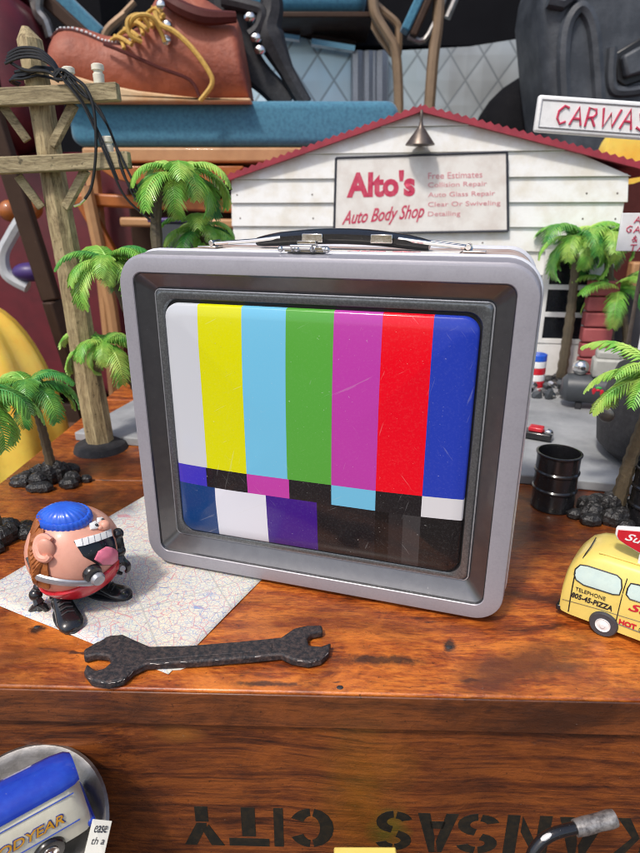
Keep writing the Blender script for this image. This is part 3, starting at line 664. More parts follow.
m.build('tooth_gap', 'silver', te)
m = MB(); patch(m, mz([(385, 318), (400, 285), (430, 266), (462, 276), (474, 305), (456, 336), (415, 340)]), .08, dome=.18, grid=2); m.build('tongue', 'pink', mo)
for q, pu in (([(338, 168), (368, 156), (386, 170), (380, 192), (348, 196)], (371, 180)), ([(376, 142), (398, 138), (410, 155), (398, 170), (380, 164)], (400, 156))):
    m = MB(); patch(m, pz(q), .09, dome=.05, grid=2); ey = m.build('eye', 'white', tf)
    m = MB(); m.ball(sph(*pz([pu])[0], .15), (.09, .06, .09)); m.build('pupil', 'ink', ey)
m = MB(); m.ball(sph(*pz([(408, 178)])[0], .12), (.3, .28, .26)); m.ball(sph(*pz([(392, 186)])[0], .08), (.15, .15, .13)); m.build('nose', 'flesh', tf)
m = MB(); ec = sph(*pz([(137, 288)])[0], .15)
pts = [sph(*pz([q])[0], .22) for q in ((165, 250), (140, 235), (112, 245), (102, 285), (115, 325), (145, 335), (160, 320))]
m.tube(pts, [.12, .2, .22, .2, .16], 8, smooth=4); m.ball(ec, (.42, .2, .55)); m.build('ear', 'flesh', tf)
m = MB()
for k in range(12):
    u = k / 11; p0 = (180 - 30 * u, 92 + 30 * u) if k < 3 else (128 + 10 * math.sin(k), 190 + 15 * k)
    x1_, y1_ = 52 + 30 * max(0, u - .6) * 2, 250 + 22 * k - 40 * (u < .3)
    m.tube([sph(*pz([p0])[0], .02), sph(*pz([((p0[0] + x1_) / 2 - 8, (p0[1] + y1_) / 2)])[0], .16), sph(*pz([(x1_, y1_)])[0], .0)], [.08, .20, .03], 6, smooth=3)
patch(m, pz([(95, 190), (125, 200), (120, 240), (100, 260), (100, 330), (140, 350), (150, 440), (150, 480), (100, 470), (60, 400), (50, 300), (62, 230)]), .13, grid=3)
m.build('hair', 'hair', tf)
m = MB(); m.tube([sph(*pz([q])[0], .16) for q in ((88, 412), (130, 428), (200, 442), (270, 448), (340, 446), (370, 438))], [.22, .2, .18, .2], 8, smooth=4, flat=.6); hs = m.build('headset_boom', 'silver', tf)
c_ = sph(*pz([(372, 422)])[0], .12); nn = (c_ - C0).normalized()
m = MB(); m.lathe([(.02, .34), (.28, .31), (.35, .2), (.35, 0)], c_, align(nn), 20); m.build('microphone', 'silver', hs)
c_ = sph(*pz([(356, 408)])[0], .02); m = MB(); m.lathe([(.1, .2), (.42, .18), (.47, .08), (.47, -.1)], c_, align(nn), 20); m.build('microphone_pad', 'blackpl', hs)
m = MB(); m.tube([sph(*pz([q])[0], .08) for q in ((45, 330), (62, 375), (95, 412))], .1, 6); m.build('headset_strap', 'blackpl', hs)
def T(x, y, Y): q = pz([(x, y)])[0]; p = aty(q[0], q[1], Y); return p - Vector((tc.x, tY, 0))
# arms and clamp hands
for side, (j1, j2, j3, Y, cu) in enumerate((((95, 478), (78, 515), (95, 560), tY - .6, 1), ((482, 215), (488, 300), (500, 355), tY + .2, -1))):
    m = MB(); a, b, c_ = T(*j1, Y), T(*j2, Y - .2), T(*j3, Y - .4)
    m.tube([a, b, c_], [.22, .30, .22, .3], 8, smooth=3); m.ball(b, .34); m.ball(a, .3)
    ar = m.build('arm', 'blackpl', tf); m = MB()
    h0 = c_ + Vector((0, 0, -.05)); 
    if cu == 1: cl = [[(95, 560), (60, 590), (48, 625), (72, 655)], [(95, 560), (130, 585), (128, 625), (108, 650)], [(95, 560), (98, 590), (88, 612)]]
    else: cl = [[(505, 350), (482, 370), (480, 400), (505, 412)], [(505, 350), (530, 365), (532, 392), (520, 402)]]
    for l in cl: m.tube([T(x, y, Y - .4) for x, y in l], [.2, .17, .13, .08], 8, smooth=3)
    m.build('hand', 'blackpl', ar)
m = MB(); m.tube([T(150, 515, tY - .2), T(260, 520, tY), T(400, 490, tY + .2)], .22, 8); m.build('hip_bar', 'blackpl', tf)
# legs and boots
def boot(name, ankle, heel, toe, w, h):
    ankle, heel, toe = Vector(ankle), Vector(heel), Vector(toe); m = MB()
    m.tube([ankle + Vector((0, 0, .9)), ankle, ankle + Vector((0, 0, -.35))], [.30, .34, .38], 10)
    lg = m.build('leg', 'blackpl', tf)
    d = (toe - heel); L = d.length; d.normalize(); s_ = Vector((-d.y, d.x, 0)); rs = []
    for k, (u, ww, hh) in enumerate(((0, .35, .5), (.04, .7, .8), (.15, .85, 1.25), (.3, .82, 1.25), (.45, .85, .95), (.62, .98, .75), (.8, 1.05, .68), (.93, .9, .55), (1, .5, .3))):
        c2 = heel + d * (L * u); rs.append([c2 + s_ * (w * ww * math.cos(R(a)) ) + Vector((0, 0, max(0, h * hh * (math.sin(R(a)) * .5 + .5)))) for a in range(0, 360, 24)])
    m = MB(); m.rings(rs); bo = m.build('boot', 'blackpl', lg, sub=1)
    m = MB(); rs = [[c3 + Vector((0, 0, z)) for c3 in [heel + d * (L * (.5 + .53 * math.cos(R(a)))) + s_ * (w * 1.02 * math.sin(R(a))) for a in range(0, 360, 20)]] for z in (0, .16)]
    m.rings(rs); m.build('boot_sole', 'blackmatte', bo, bevel=.03)
    m = MB()
    for k in range(4):
        c2 = heel + d * (L * (.38 + .09 * k)); hz = h * (1.08 - .12 * k)
        m.tube([c2 - s_ * w * .5 + Vector((0, 0, hz - .06)), c2 + Vector((0, 0, hz + .05)), c2 + s_ * w * .5 + Vector((0, 0, hz - .06))], .05, 5)
    m.build('boot_lace', 'blackmatte', bo)
b1h = atz(61, 607) - Vector((tc.x, tY, 0)); b1t = atz(75, 634) - Vector((tc.x, tY, 0))
boot('l', b1h + (b1t - b1h) * .2 + Vector((0, 0, 1.0)), b1h, b1t, .62, 1.0)
b2h = atz(88, 593) - Vector((tc.x, tY, 0)); b2t = atz(131, 599) - Vector((tc.x, tY, 0))
boot('r', b2h + (b2t - b2h) * .12 + Vector((0, 0, .95)), b2h, b2t, .56, .9)

# ================================================================== utility pole
pY = 48.0
pt = aty(30, 40, pY); p2 = aty(71, 275, pY); dr = (p2 - pt); base = pt + dr * (pt.z / -dr.z)
po = root('utility_pole', 'weathered wooden model utility pole with two cross arms and a coil of black wire', 'utility pole', (base.x, pY, 0))
O = Vector((base.x, pY, 0)); wl_ = (pt - base)
m = MB(); rs = []
for k in range(9):
    u = k / 8; c2 = wl_ * u; r_ = 1.18 - .34 * u
    rs.append([c2 + Vector((r_ * (1 + .05 * math.sin(k * 2 + j)) * math.cos(R(45 * j + 10)), r_ * math.sin(R(45 * j + 10)), 0)) for j in range(8)])
rs.append([wl_ + Vector((.25 * math.cos(R(45 * j)) - .2, .25 * math.sin(R(45 * j)), .8)) for j in range(8)])
m.rings(rs); m.build('post', 'pole', po)
def pl(px, py, Y): return aty(px, py, Y) - O
def bar(m, a, b, w, h):
    a, b = Vector(a), Vector(b); d = (b - a); L = d.length; d.normalize(); up = Vector((0, 0, 1)); u2 = (up - d * up.dot(d)).normalized(); s_ = d.cross(u2)
    rs = [[p + u2 * (h / 2 * x) + s_ * (w / 2 * y) for x, y in ((1, 1), (1, -1), (-1, -1), (-1, 1))] for p in (a, a.lerp(b, .33), a.lerp(b, .66), b)]
    m.rings(rs)
for (a, b) in (((-14, 98.5), (119, 92)), ((-16, 166.5), (130, 160))):
    m = MB(); bar(m, pl(*a, pY - 1.3), pl(*b, pY - 1.3), .9, 1.12); m.build('cross_arm', 'arm', po, bevel=.08)
for a, b in (((3, 106), (28, 141)), ((74, 104), (53, 146)), ((18, 176), (42, 208)), ((86, 170), (66, 208))):
    m = MB(); bar(m, pl(*a, pY - .9), pl(*b, pY - .5), .5, .62); m.build('brace', 'arm', po, bevel=.05)
for x, y in ((70.5, 87), (99.5, 84), (109, 155), (-6, 92)):
    c2 = pl(x, y, pY - 1.3); m = MB()
    m.lathe([(.01, 0), (.36, .02), (.38, .6), (.30, .66), (.30, .78), (.42, .84), (.42, 1.15), (.3, 1.22), (.01, 1.22)], c2, None, 14); m.build('insulator', 'insul', po)
m = MB(); m.lathe([(.01, 0), (2.3, 0), (2.1, .5), (1.3, .8), (.01, .8)], (0, 0, 0), None, 20); m.build('base', 'blackmatte', po)
m = MB()
cable = lambda l, Y, r: m.tube([pl(x, y, Y) for x, y in l], r, 6, smooth=5)
for k in range(4):
    dy = k * 3.2 - 2; cc = wl_ * .93 + Vector((0, 0, -dy * .07))
    pts = [cc + Vector((1.35 * math.cos(R(a)) + (-.15 * k if math.cos(R(a)) < 0 else .1), 1.2 * math.sin(R(a)), .10 * math.sin(R(a + 70 * k)) + (.25 if math.cos(R(a)) > 0 else 0))) for a in range(150, 380, 20)]
    m.tube(pts, .10, 6)
    cable([(8 - k, 56 + dy), (20, 50 + dy), (38, 51 + dy * .9), (52, 61 + dy * .6), (60, 73 + dy * .3)], pY - 1.5 - .1 * k, .10)
cable([(10, 62), (25, 70), (45, 71), (58, 76), (68, 70)], pY - 1.6, .11)
cable([(53, 76), (58, 70), (66, 72), (64, 79), (55, 78), (60, 71)], pY - 1.9, .12)
cable([(64, 70), (76, 79), (86, 88), (94, 110), (96, 150), (92, 185), (85, 199)], pY - 2.1, .11)
cable([(60, 73), (72, 88), (84, 104), (100, 135), (112, 165), (118, 180)], pY - 1.9, .09)
cable([(66, 74), (80, 92), (100, 110), (118, 150), (135, 185), (152, 216)], pY - 2.0, .085)
cable([(62, 78), (80, 100), (93, 125), (112, 170), (126, 198), (150, 220)], pY - 2.0, .085)
cable([(70, 76), (90, 100), (110, 130), (122, 168), (134, 196), (154, 218)], pY - 2.0, .085)
cable([(119, 160), (125, 178), (140, 198), (152, 215)], pY - 2.0, .09)
m.build('wire_coil', 'cable', po)
m = MB(); m.tube([pl(85, 199, pY - 2.1), pl(80, 204, pY - 2.1), pl(74, 206, pY - 2.1)], .09, 6); m.build('bare_wire_end', 'chrome', po)

# ================================================================== palms
def frond_mesh(m, c, az, L, el, droop, wd, rnd, pairs=23):
    d = Vector((math.cos(az), math.sin(az), 0)); s_ = Vector((-d.y, d.x, 0)); P = []; 
    p = Vector(c); e = el; st = L / 12
    for k in range(13):
        P.append(p.copy()); p = p + (d * math.cos(e) + Vector((0, 0, math.sin(e)))) * st; e -= droop / 12 * (1 + .5 * k / 12)
    m.tube(P, [.10 * L / 5, .07 * L / 5, .03], 5)
    for k in range(pairs):
        q = .1 + .9 * k / (pairs - 1); i = min(int(q * 12), 11); f = q * 12 - i; a = P[i].lerp(P[min(i + 1, 12)], f); t_ = (P[i + 1] - P[i]).normalized()
        nrm = s_.cross(t_) * -1
        if nrm.z < 0: nrm = -nrm
        ll = wd * L * (math.sin(math.pi * min(1, .15 + .8 * q)) ** .6) * rnd.uniform(.8, 1.12); hw = L * .9 / pairs * .40
        for sg in (-1, 1):
            o = (s_ * sg * .82 + t_ * .52 - Vector((0, 0, .12))).normalized(); tip = a + o * ll - Vector((0, 0, ll * .28)); mid = a + o * ll * .55 - Vector((0, 0, ll * .02))
            th = nrm * .045
            vs = [a - t_ * hw * .7, a + t_ * hw * .7, mid + t_ * hw, mid - t_ * hw, tip]
            m.add([v + th for v in vs] + [v - th for v in vs], [(0, 1, 2, 3), (3, 2, 4), (8, 7, 6, 5), (9, 7, 8), (0, 5, 6, 1), (1, 6, 7, 2), (2, 7, 9, 4), (4, 9, 8, 3), (3, 8, 5, 0)])
def palm(label, base, crown, L, n, seed, mat='palm', rt=.5, rock=None, mid=None, azs=None, droop=1.9, el0=.75, leanbud=True, wd=.265, group='model palm trees'):
    L *= 1.22; n += 4
    base, crown = Vector(base), Vector(crown); rnd = random.Random(seed)
    t_ = root('palm_tree', label, 'model palm tree', base, 0, group); c = crown - base
    mid = (Vector(mid) - base) if mid else c * .5 + Vector((c.x * -.25, 0, 0)) + Vector((0, 0, .3))
    P = spline([Vector((0, 0, 0)), mid, c], 14); rr = []
    for k in range(len(P)): rr.append(rt * (1.25 - .5 * k / len(P)) * (1.08 if k % 2 else .92))
    m = MB(); m.tube(P, rr, 9); m.build('trunk', 'trunk', t_)
    for k in range(n):
        az = (azs[k] if azs else 2 * math.pi * k / n) + rnd.uniform(-.18, .18); m = MB()
        lay = k % 3
        frond_mesh(m, c, az, L * rnd.uniform(.72, 1.08), el0 + .1 - .38 * lay + rnd.uniform(-.2, .2), droop * rnd.uniform(.72, 1.12), wd, rnd)
        m.build('frond', mat if rnd.random() < .75 else ('palm_dark' if mat == 'palm' else 'palm'), t_)
    m = MB()
    for k in range(7):
        a = k * .9; q = c + Vector((math.cos(a) * L * .1, math.sin(a) * L * .1, -L * rnd.uniform(.1, .3))); m.ball(q, (L * .055, L * .055, L * .10), n=8, seg=6)
    m.build('buds', mat, t_)
    if rock:
        m = MB(); rx, ry, rz = rock
        for k in range(26):
            a = rnd.uniform(0, 6.28); q = rnd.random() ** .5; s_ = rnd.uniform(.22, .42)
            x, y = math.cos(a) * q * rx, math.sin(a) * q * ry
            h_ = rz * (1 - q * .75); rot_ = RZ(rnd.uniform(0, 3)) @ RX(rnd.uniform(-.6, .6))
            m.ball((x, y, h_ * .45), (rx * s_ * .8, ry * s_ * .8, h_ * .55 + .1), None, n=7, seg=5)
        o = m.build('rock_base', 'rock', t_, smooth=20)
    return t_
palm('tall bright green model palm beside the pole, its bent trunk leaning right behind the lunchbox', (-11.9, 46, 0), aty(178, 176, 47.5), 4.3, 11, 3, mid=aty(156, 222, 47), rt=.42)
palm('bright green model palm between the pole and the lunchbox side', (-13.3, 47, 0), aty(108, 262, 45.5), 4.0, 12, 5, rt=.42)
palm('small green model palm low behind the lunchbox left edge', (-15.3, 51, 0), aty(105, 345, 48), 3.8, 9, 8, rt=.4, droop=2.3)
palm('small palm frond cluster showing just above the lunchbox rear left corner', (-5.8, 50, 0), aty(200, 232, 50), 3.4, 8, 9, rt=.35, el0=.95)
b = atz(48, 488); palm('dark green model palm on a black rock in front of the yellow shell at left', (b.x, b.y + 1.2, 0), aty(30, 388, b.y + .5), 3.4, 11, 11, 'palm_dark', rock=(2.6, 1.9, 1.9), rt=.32)
b = atz(-8, 548); palm('model palm at the left picture edge with its black rock half cut off', (b.x, b.y + 1, 0), aty(-26, 405, b.y), 3.6, 10, 13, 'palm', rock=(2.0, 1.8, 1.6), rt=.3)
SH = .8
b = atz(563, 386, SH); palm('tall dark green model palm left of the red brick pillar by the shop window', (b.x, b.y + .8, SH), aty(578, 240, b.y), 5.0, 11, 17, 'palm_dark', rock=(2.8, 1.8, 1.5), rt=.5, droop=2.1)
b = atz(607, 388, SH); palm('tall green model palm between the brick pillar and the small white sign', (b.x, b.y + 1, SH), aty(606, 236, b.y + .5), 4.7, 10, 19, 'palm', rt=.5, droop=1.9, rock=(2.0, 1.4, 1.2))
b = atz(612, 384, SH); palm('shorter yellow green model palm at the right edge below the small white sign', (b.x + .8, b.y - 1, SH), aty(618, 290, b.y - 1), 4.3, 8, 23, 'palm', rt=.42, droop=1.6)
b = atz(617, 520); palm('large bright green model palm on a black rock behind the yellow van', (b.x, b.y + .5, 0), aty(660, 380, b.y - .5), 4.4, 12, 29, 'palm', rock=(2.9, 2.1, 2.0), rt=.42, wd=.22, droop=1.5, mid=aty(632, 455, b.y))

# ================================================================== grey slab (model forecourt)
fl = atz(110, 444); fr = atz(600, 492)
yaw = math.atan2(fr.y - fl.y, fr.x - fl.x)
sb = root('forecourt_slab', 'flat grey concrete-look base board under the white model shop', 'display base', fl, yaw)
m = MB(); m.box((24, 19, SH / 2), (55, 38, SH)); m.build('board', 'slab', sb, bevel=.12)

# ================================================================== body shop model
WP = atz(560, 380, SH)
sh = root('model_body_shop', 'white clapboard model body shop with red gable roof behind the lunchbox', 'model building', (aty(232, 300, WP.y).x, WP.y + 6.5, SH), R(-9))
def S(px, py, y=0.0): return lp(sh, px, py, y)
eaL, apx, eaR = S(228, 180), S(421, 111), S(632, 166)
xL, xR = S(233, 220).x, S(627, 190).x
mL = (apx.z - eaL.z) / (apx.x - eaL.x); mR = (eaR.z - apx.z) / (eaR.x - apx.x)
def gable(x): return (eaL.z + (x - eaL.x) * mL) if x < apx.x else (apx.z + (x - apx.x) * mR)
m = MB(); rnd = random.Random(2)
bh = (S(300, 179).z - S(300, 203).z); z = S(300, 203).z
while z > 0: z -= bh
z0b = z
while z < apx.z:
    z1_ = z + bh - .03; za = max(z, 0)
    def xspan(zz):
        a = xL + rnd.uniform(-.12, .12); b_ = xR + rnd.uniform(-.15, .15)
        if zz > gable(a): a = eaL.x + (zz - eaL.z) / mL
        if zz > gable(b_): b_ = apx.x + (zz - apx.z) / mR
        return a, b_
    a0, b0 = xspan(za); a1, b1 = xspan(min(z1_, apx.z - .02)); zt_ = min(z1_, apx.z - .02)
    if b0 > a0 + .3:
        vs = [(a0, -.42, za), (b0, -.42, za), (b1, -.12, zt_), (a1, -.12, zt_), (a0, .3, za), (b0, .3, za), (b1, .3, zt_), (a1, .3, zt_)]
        # keep the lap's edge inside the gable line
        m.add(vs, [(0, 1, 2, 3), (7, 6, 5, 4), (0, 4, 5, 1), (3, 2, 6, 7), (0, 3, 7, 4), (1, 5, 6, 2)])
    z += bh
m.build('clapboard_front', 'board', sh, bevel=.05)
m = MB()
for k in range(9):
    for x in (xL + .9, xL + 9.5, apx.x + 7.5, xR - 4, xR - .9):
        zz_ = z0b + bh * (k + .35)
        if 0 < zz_ < gable(x) - 1 and not (S(336, 158).x - .6 < x < S(508, 158).x + .6 and zz_ > S(336, 234).z - .4 and zz_ < S(336, 156).z + .4): m.ball((x + rnd.uniform(-.2, .2), -.34, zz_), (.10, .05, .10), n=6, seg=4)
m.build('nail_heads', 'bronze', sh)
m = MB()
for x in (xL + .3, xR - .3): m.box((x, 7, gable(x) / 2 - .4), (.5, 13, gable(x) - .8))
m.box(((xL + xR) / 2, 13.6, eaL.z / 2), (xR - xL - .4, .5, eaL.z - .4)); m.build('side_wall', 'board', sh)
m = MB()
for xa, xb, sgn in ((eaL.x - .6, apx.x, 1), (apx.x, xR + 2.6, -1)):
    n_ = int((xb - xa) / .42); pr_ = []
    for i in range(n_ + 1):
        x = xa + (xb - xa) * i / n_; pr_.append((x, gable(x) + .42 + (.14 if i % 2 else -.12)))
    poly = pr_ + [(x, zz - .62) for x, zz in ((xb, gable(xb) + .42), (xa, gable(xa) + .42))]
    m.prism(poly, lambda p, sd: Vector((p[0], -1.1 if sd else 14.6, p[1])))
m.build('roof', 'roof', sh, smooth=20)
# sign on the gable
sg = MB(); q = [S(336, 158, -.75), S(507, 152, -.75), S(508, 231, -.75), S(334, 234, -.75)]
def sq(u, v, y): return Vector(((q[0].lerp(q[1], u)).lerp(q[3].lerp(q[2], u), v).x, y, (q[0].lerp(q[1], u)).lerp(q[3].lerp(q[2], u), v).z))
sg.prism([(0, 0), (1, 0), (1, 1), (0, 1)], lambda p, sd: sq(p[0], p[1], -.72 if sd else -.3)); sgo = sg.build('gable_sign', 'signw', sh, bevel=.03)
m = MB()
for a, b_ in (((0, 0), (1, 0)), ((1, 0), (1, 1)), ((1, 1), (0, 1)), ((0, 1), (0, 0))): m.tube([sq(*a, -.75), sq(*b_, -.75)], .13, 4)
m.build('sign_border', 'signblack', sgo)
def stext(s, u0, v0, u1, v1, mat, **k): return text(s, sgo, mat, u0, v1, u1, v0, 0, fn=lambda X, Z, t_: sq(X, Z, -.73 - t_), **k)
stext("Alto's", .07, .18, .475, .52, 'signred', bold=.045)
text("Auto Body Shop", sgo, 'signred', .045, .90, .53, .66, 0, fn=lambda X, Z, t_: sq(X, Z + (.25 - X) * .16, -.73 - t_), shear=.45, bold=.016)
for k, s_ in enumerate(('Free Estimates', 'Collision Repair', 'Auto Glass Repair', 'Clear Or Swiveling', 'Detailing')):
    stext(s_, .55, .225 + .125 * k, (.86, .885, .93, .96, .735)[k], .305 + .125 * k, 'signpink')
# gable lamp
m = MB(); lt_ = S(420, 126, -1.2); m.lathe([(1.55, -1.3), (1.5, -1.15), (.55, .1), (.25, .5), (.2, .9), (.02, .95)], Vector((lt_.x + .1, -1.9, lt_.z - .6)), None, 20)
lo = m.build('gable_lamp', 'bronze', sh); m = MB()
m.tube([Vector((lt_.x + .1, -1.9, lt_.z + .2)), Vector((lt_.x + .1, -1.7, lt_.z + 1.3)), Vector((lt_.x, -.4, lt_.z + 1.3))], .16, 8, smooth=4); m.build('lamp_arm', 'bronze', lo)
# window and door side by side at the right
m = MB(); wx0, wx1 = S(541, 300, -.5).x, S(590, 300, -.5).x
wz = [S(560, y, -.5).z for y in (252, 287, 314.5, 341, 368)]
m.box(((wx0 + wx1) / 2, -.45, (wz[0] + wz[3]) / 2), (wx1 - wx0 - .4, .1, wz[0] - wz[3])); wi = m.build('window_pane', 'dark', sh)
m = MB()
for zz in wz[:4]: m.box(((wx0 + wx1) / 2, -.6, zz), (wx1 - wx0, .35, .55))
for x in (wx0, wx0 + (wx1 - wx0) * .93): m.box((x + .2, -.62, (wz[0] + wz[3]) / 2), (.75, .35, wz[0] - wz[3] + .5))
m.build('window_frame', 'trim', sh, bevel=.05)
m = MB(); m.box(((wx0 + wx1) / 2, -.55, (wz[3]) / 2), (wx1 - wx0, .3, wz[3] - .7)); m.build('window_apron', 'trim', sh, bevel=.05)
m = MB(); dx0, dx1 = S(598, 330, -.5).x, S(650, 330, -.5).x; m.box(((dx0 + dx1) / 2, -.5, 5.2), (dx1 - dx0, .25, 10.4)); m.build('dark_door', 'tank', sh, bevel=.05)
# brick pillar
pb = atz(585, 382, SH); pb = atz(587, 387, SH); bp = root('brick_pillar', 'short stacked pillar of pinkish red blocks between two model palms', 'pillar', (pb.x + .2, pb.y + .3, SH), R(-9)); m = MB()
for k in range(7): m.box((random.uniform(-.06, .06), 0, .9 + k * 1.68), (3.05, 1.6, 1.55))
m.build('blocks', 'brick', bp, bevel=.18)
# oil cans stack
c_ = atz(533, 392, SH); oc = root('oil_can_stack', 'tiny stacked cans in blue, white and red beside the lunchbox right edge', 'cans', (c_.x, c_.y, SH))
for k, mt in enumerate(('white', 'red', 'white', 'red', 'white', 'blue')):
    m = MB(); m.lathe([(.01, 0), (1.0, 0), (1.0, .64), (.94, .7), (.01, .7)], (0, 0, k * .72), None, 18); m.build('can', mt, oc, bevel=.03)
# scrap parts heap by palm
c_ = atz(562, 393, SH); hp_ = root('scrap_heap', 'little heap of grey and tan engine scraps below the shop window', 'scrap heap', (c_.x - 1, c_.y - 1.2, SH)); m = MB()
for k in range(26): m.ball((random.uniform(-2.8, 2.8), random.uniform(-1, 1), random.uniform(.1, 1.3)), (random.uniform(.3, .8), .5, random.uniform(.3, .7)), RY(random.random()), n=6, seg=4, mi=random.choice((0, 0, 1, 2)))
m.build('pieces', ['tank', 'beige', 'chrome'], hp_, smooth=20)
# compressor
c_ = atz(577, 414, SH); cm_ = root('model_compressor', 'dark horizontal model air compressor tank with a beige motor box on top', 'compressor', (c_.x + 3.2, c_.y + 1.6, SH), R(-16))
m = MB(); m.lathe([(.02, -4.2), (.9, -4.1), (1.35, -3.7), (1.45, -3.2), (1.45, 3.2), (1.35, 3.7), (.9, 4.1), (.02, 4.2)], (0, 0, 2.0), RY(math.pi / 2), 24); tk = m.build('tank', 'tank', cm_)
m = MB()
for k in range(9): m.ball((-1.3 + k * .36, -1.42, 2.15 + .12 * math.sin(k * 2)), (.2, .06, .24 + .1 * math.cos(k * 3)), n=6, seg=4)
m.build('red_lettering', 'redink', tk)
m = MB(); m.ball((-.9, -1.40, 2.5), (.3, .06, .14), n=6, seg=4); m.ball((-.2, -1.40, 1.75), (.3, .06, .14), n=6, seg=4); m.build('green_emblem', 'greenink', tk)
m = MB(); m.box((.6, 0, 4.3), (4.4, 2.0, 1.9)); m.box((-.3, 0, 5.6), (2.2, 1.6, .9)); m.build('motor_box', 'beige', cm_, bevel=.25)
m = MB(); m.ball((-2.6, 0, 4.1), (.8, .7, .8)); m.build('pump_head', 'chrome', cm_)
for x in (-2.4, 2.4):
    m = MB(); m.box((x, -.6, .35), (.6, .5, .75)); m.build('foot', 'blackmatte', cm_, bevel=.1)
m = MB(); m.lathe([(.05, -.15), (.75, -.15), (.8, 0), (.75, .15), (.05, .15)], (3.4, -1.3, 1.0), RX(math.pi / 2), 18); m.build('wheel', 'tyre', cm_)
# little trolley jack
c_ = atz(540, 440, SH); jk = root('model_trolley_jack', 'tiny black and red model trolley jack on the grey slab', 'toy jack', (c_.x - .4, c_.y + .4, SH), R(-30))
m = MB(); m.box((0, 0, .45), (3.0, 1.3, .6)); m.box((-2, .4, .6), (2, .5, .5)); m.build('body', 'blackpl', jk, bevel=.15)
m = MB(); m.box((.1, 0, .95), (1.2, 1.0, .4)); m.build('saddle', 'red', jk, bevel=.1)
m = MB(); m.ball((1.1, -.1, .8), (.45, .35, .3)); m.build('lifting_pad', 'chrome', jk)
# big dark cylinder
ct = atz(628, 490, 0); dk = root('dark_speaker_pod', 'large matt black rounded canister at the right edge behind the model palm', 'canister', (ct.x + 5.0, ct.y + 4.2, SH))
m = MB(); m.lathe([(.1, 0), (4.6, .1), (5.4, .8), (5.7, 2.5), (5.5, 5), (5.0, 7), (3.6, 7.6), (.1, 7.7)], (0, 0, 0), RY(R(3)), 36); m.build('shell', 'blackmatte', dk)
m = MB(); p = lp(dk, 606, 415, -3.4); m.lathe([(.05, .1), (.4, .1), (.55, 0), (.55, -.3)], p, align((-.6, -.8, 0)), 16); m.build('screw_cap', 'pewter', dk)

# ================================================================== signs at right
cwY = 50.0; cs = root('carwash_sign', 'long white model sign with red hand lettering reading CARWASH, above the shop roof', 'sign', aty(640, 120, cwY), R(-6))
tl, bl = lp(cs, 539, 95), lp(cs, 533, 132); sl = (lp(cs, 640, 102).z - tl.z) / (lp(cs, 640, 102).x - tl.x)
HH = tl.z - bl.z; LL = 11.6
def cw(u, v, y=0.0): return Vector((bl.x + .0 + (tl.x - bl.x) * v * .6 + u * LL, y, bl.z + v * HH + u * LL * sl))
m = MB(); m.prism([(0, 0), (1, 0), (1, 1), (.0, 1)], lambda p, sd: cw(p[0], p[1], -.3 if sd else .35)); m.build('board', 'white', cs, bevel=.18, seg=3)
m = MB(); ins = ((.025, .13), (.975, .13), (.975, .87), (.025, .87))
for a, b_ in zip(ins, ins[1:] + ins[:1]): m.tube([cw(*a, -.32), cw(*b_, -.32)], .05, 5)
m.build('raised_border', 'silver', cs); 
ls = []; x = .125
for ch in 'CARWASH':
    w = .088 if ch != 'W' else .13
    for l in HAND[ch]: ls.append([(x + (p[0] * .86 + p[1] * .12) * w, .25 + p[1] * .50 + random.uniform(-.02, .02)) for p in l])
    x += w * 1.05
strokes(ls, cs, 'signred', .09, lambda p: cw(p[0], p[1], -.34))
m = MB(); p = cw(.93, 0, 0); m.tube([p + Vector((0, .1, 0)), p + Vector((0, .1, -2.2)), p + Vector((.2, .1, -24.1 + 0))], .22, 8); m.build('sign_post', 'white', cs)
m = MB()
for k in range(5): m.tube([p + Vector((-.8 + .4 * k, -.1, -1.5)), p + Vector((-.6 + .4 * k, -.3, -2.6))], .10, 5)
m.build('post_scroll', 'white', cs)
s2 = root('tin_sign', 'small white card sign with red hand lettered capitals at the right picture edge', 'sign', aty(640, 230, 56), R(-5))
a_, b_ = lp(s2, 622, 213), lp(s2, 622, 251); m = MB(); m.box((a_.x + 2.6, 0, (a_.z + b_.z) / 2), (5.2, .25, a_.z - b_.z)); m.build('board', 'white', s2, bevel=.05)
for k, ch in enumerate(('A', 'GA', '&', 'TA')):
    hand(ch, s2, 'signred', a_.x + (1.1 if k != 1 else .5), a_.z - .85 - k * (a_.z - b_.z) * .245, .55, .55, -.16, .05)
m = MB(); m.tube([Vector((a_.x + 2.6, .2, b_.z + .5)), Vector((a_.x + 2.6, .2, -aty(640, 230, 56).z + SH))], .2, 8); m.build('sign_post', 'bronze', s2)

# ================================================================== oil drums
def drum(label, c, r, h):
    d = root('oil_drum', label, 'model oil drum', c, 0, 'black model oil drums'); m = MB()
    m.lathe([(.02, .0), (r * .97, 0), (r * 1.03, .06), (r * 1.03, .16), (r, .24), (r, h * .32), (r * 1.06, h * .345), (r * 1.06, h * .37), (r, h * .395), (r, h * .63), (r * 1.06, h * .655), (r * 1.06, h * .68), (r, h * .705),
             (r, h - .2), (r * 1.06, h - .12), (r * 1.07, h - .03), (r * 1.02, h), (r * .95, h), (r * .93, h - .12), (r * .93, h * .35), (.02, h * .34)], (0, 0, 0), None, 32)
    m.build('barrel', 'blackpl', d, smooth=30)
db = atz(556, 513)
drum('open black model oil drum standing on the crate right of the lunchbox', (db.x + .1, db.y + 1.1, 0), 1.42, 4.1)
db = atz(646, 530); drum('black model oil drum cut off by the right picture edge behind the van sign', (db.x + .6, db.y + .8, 0), 1.42, 4.1)

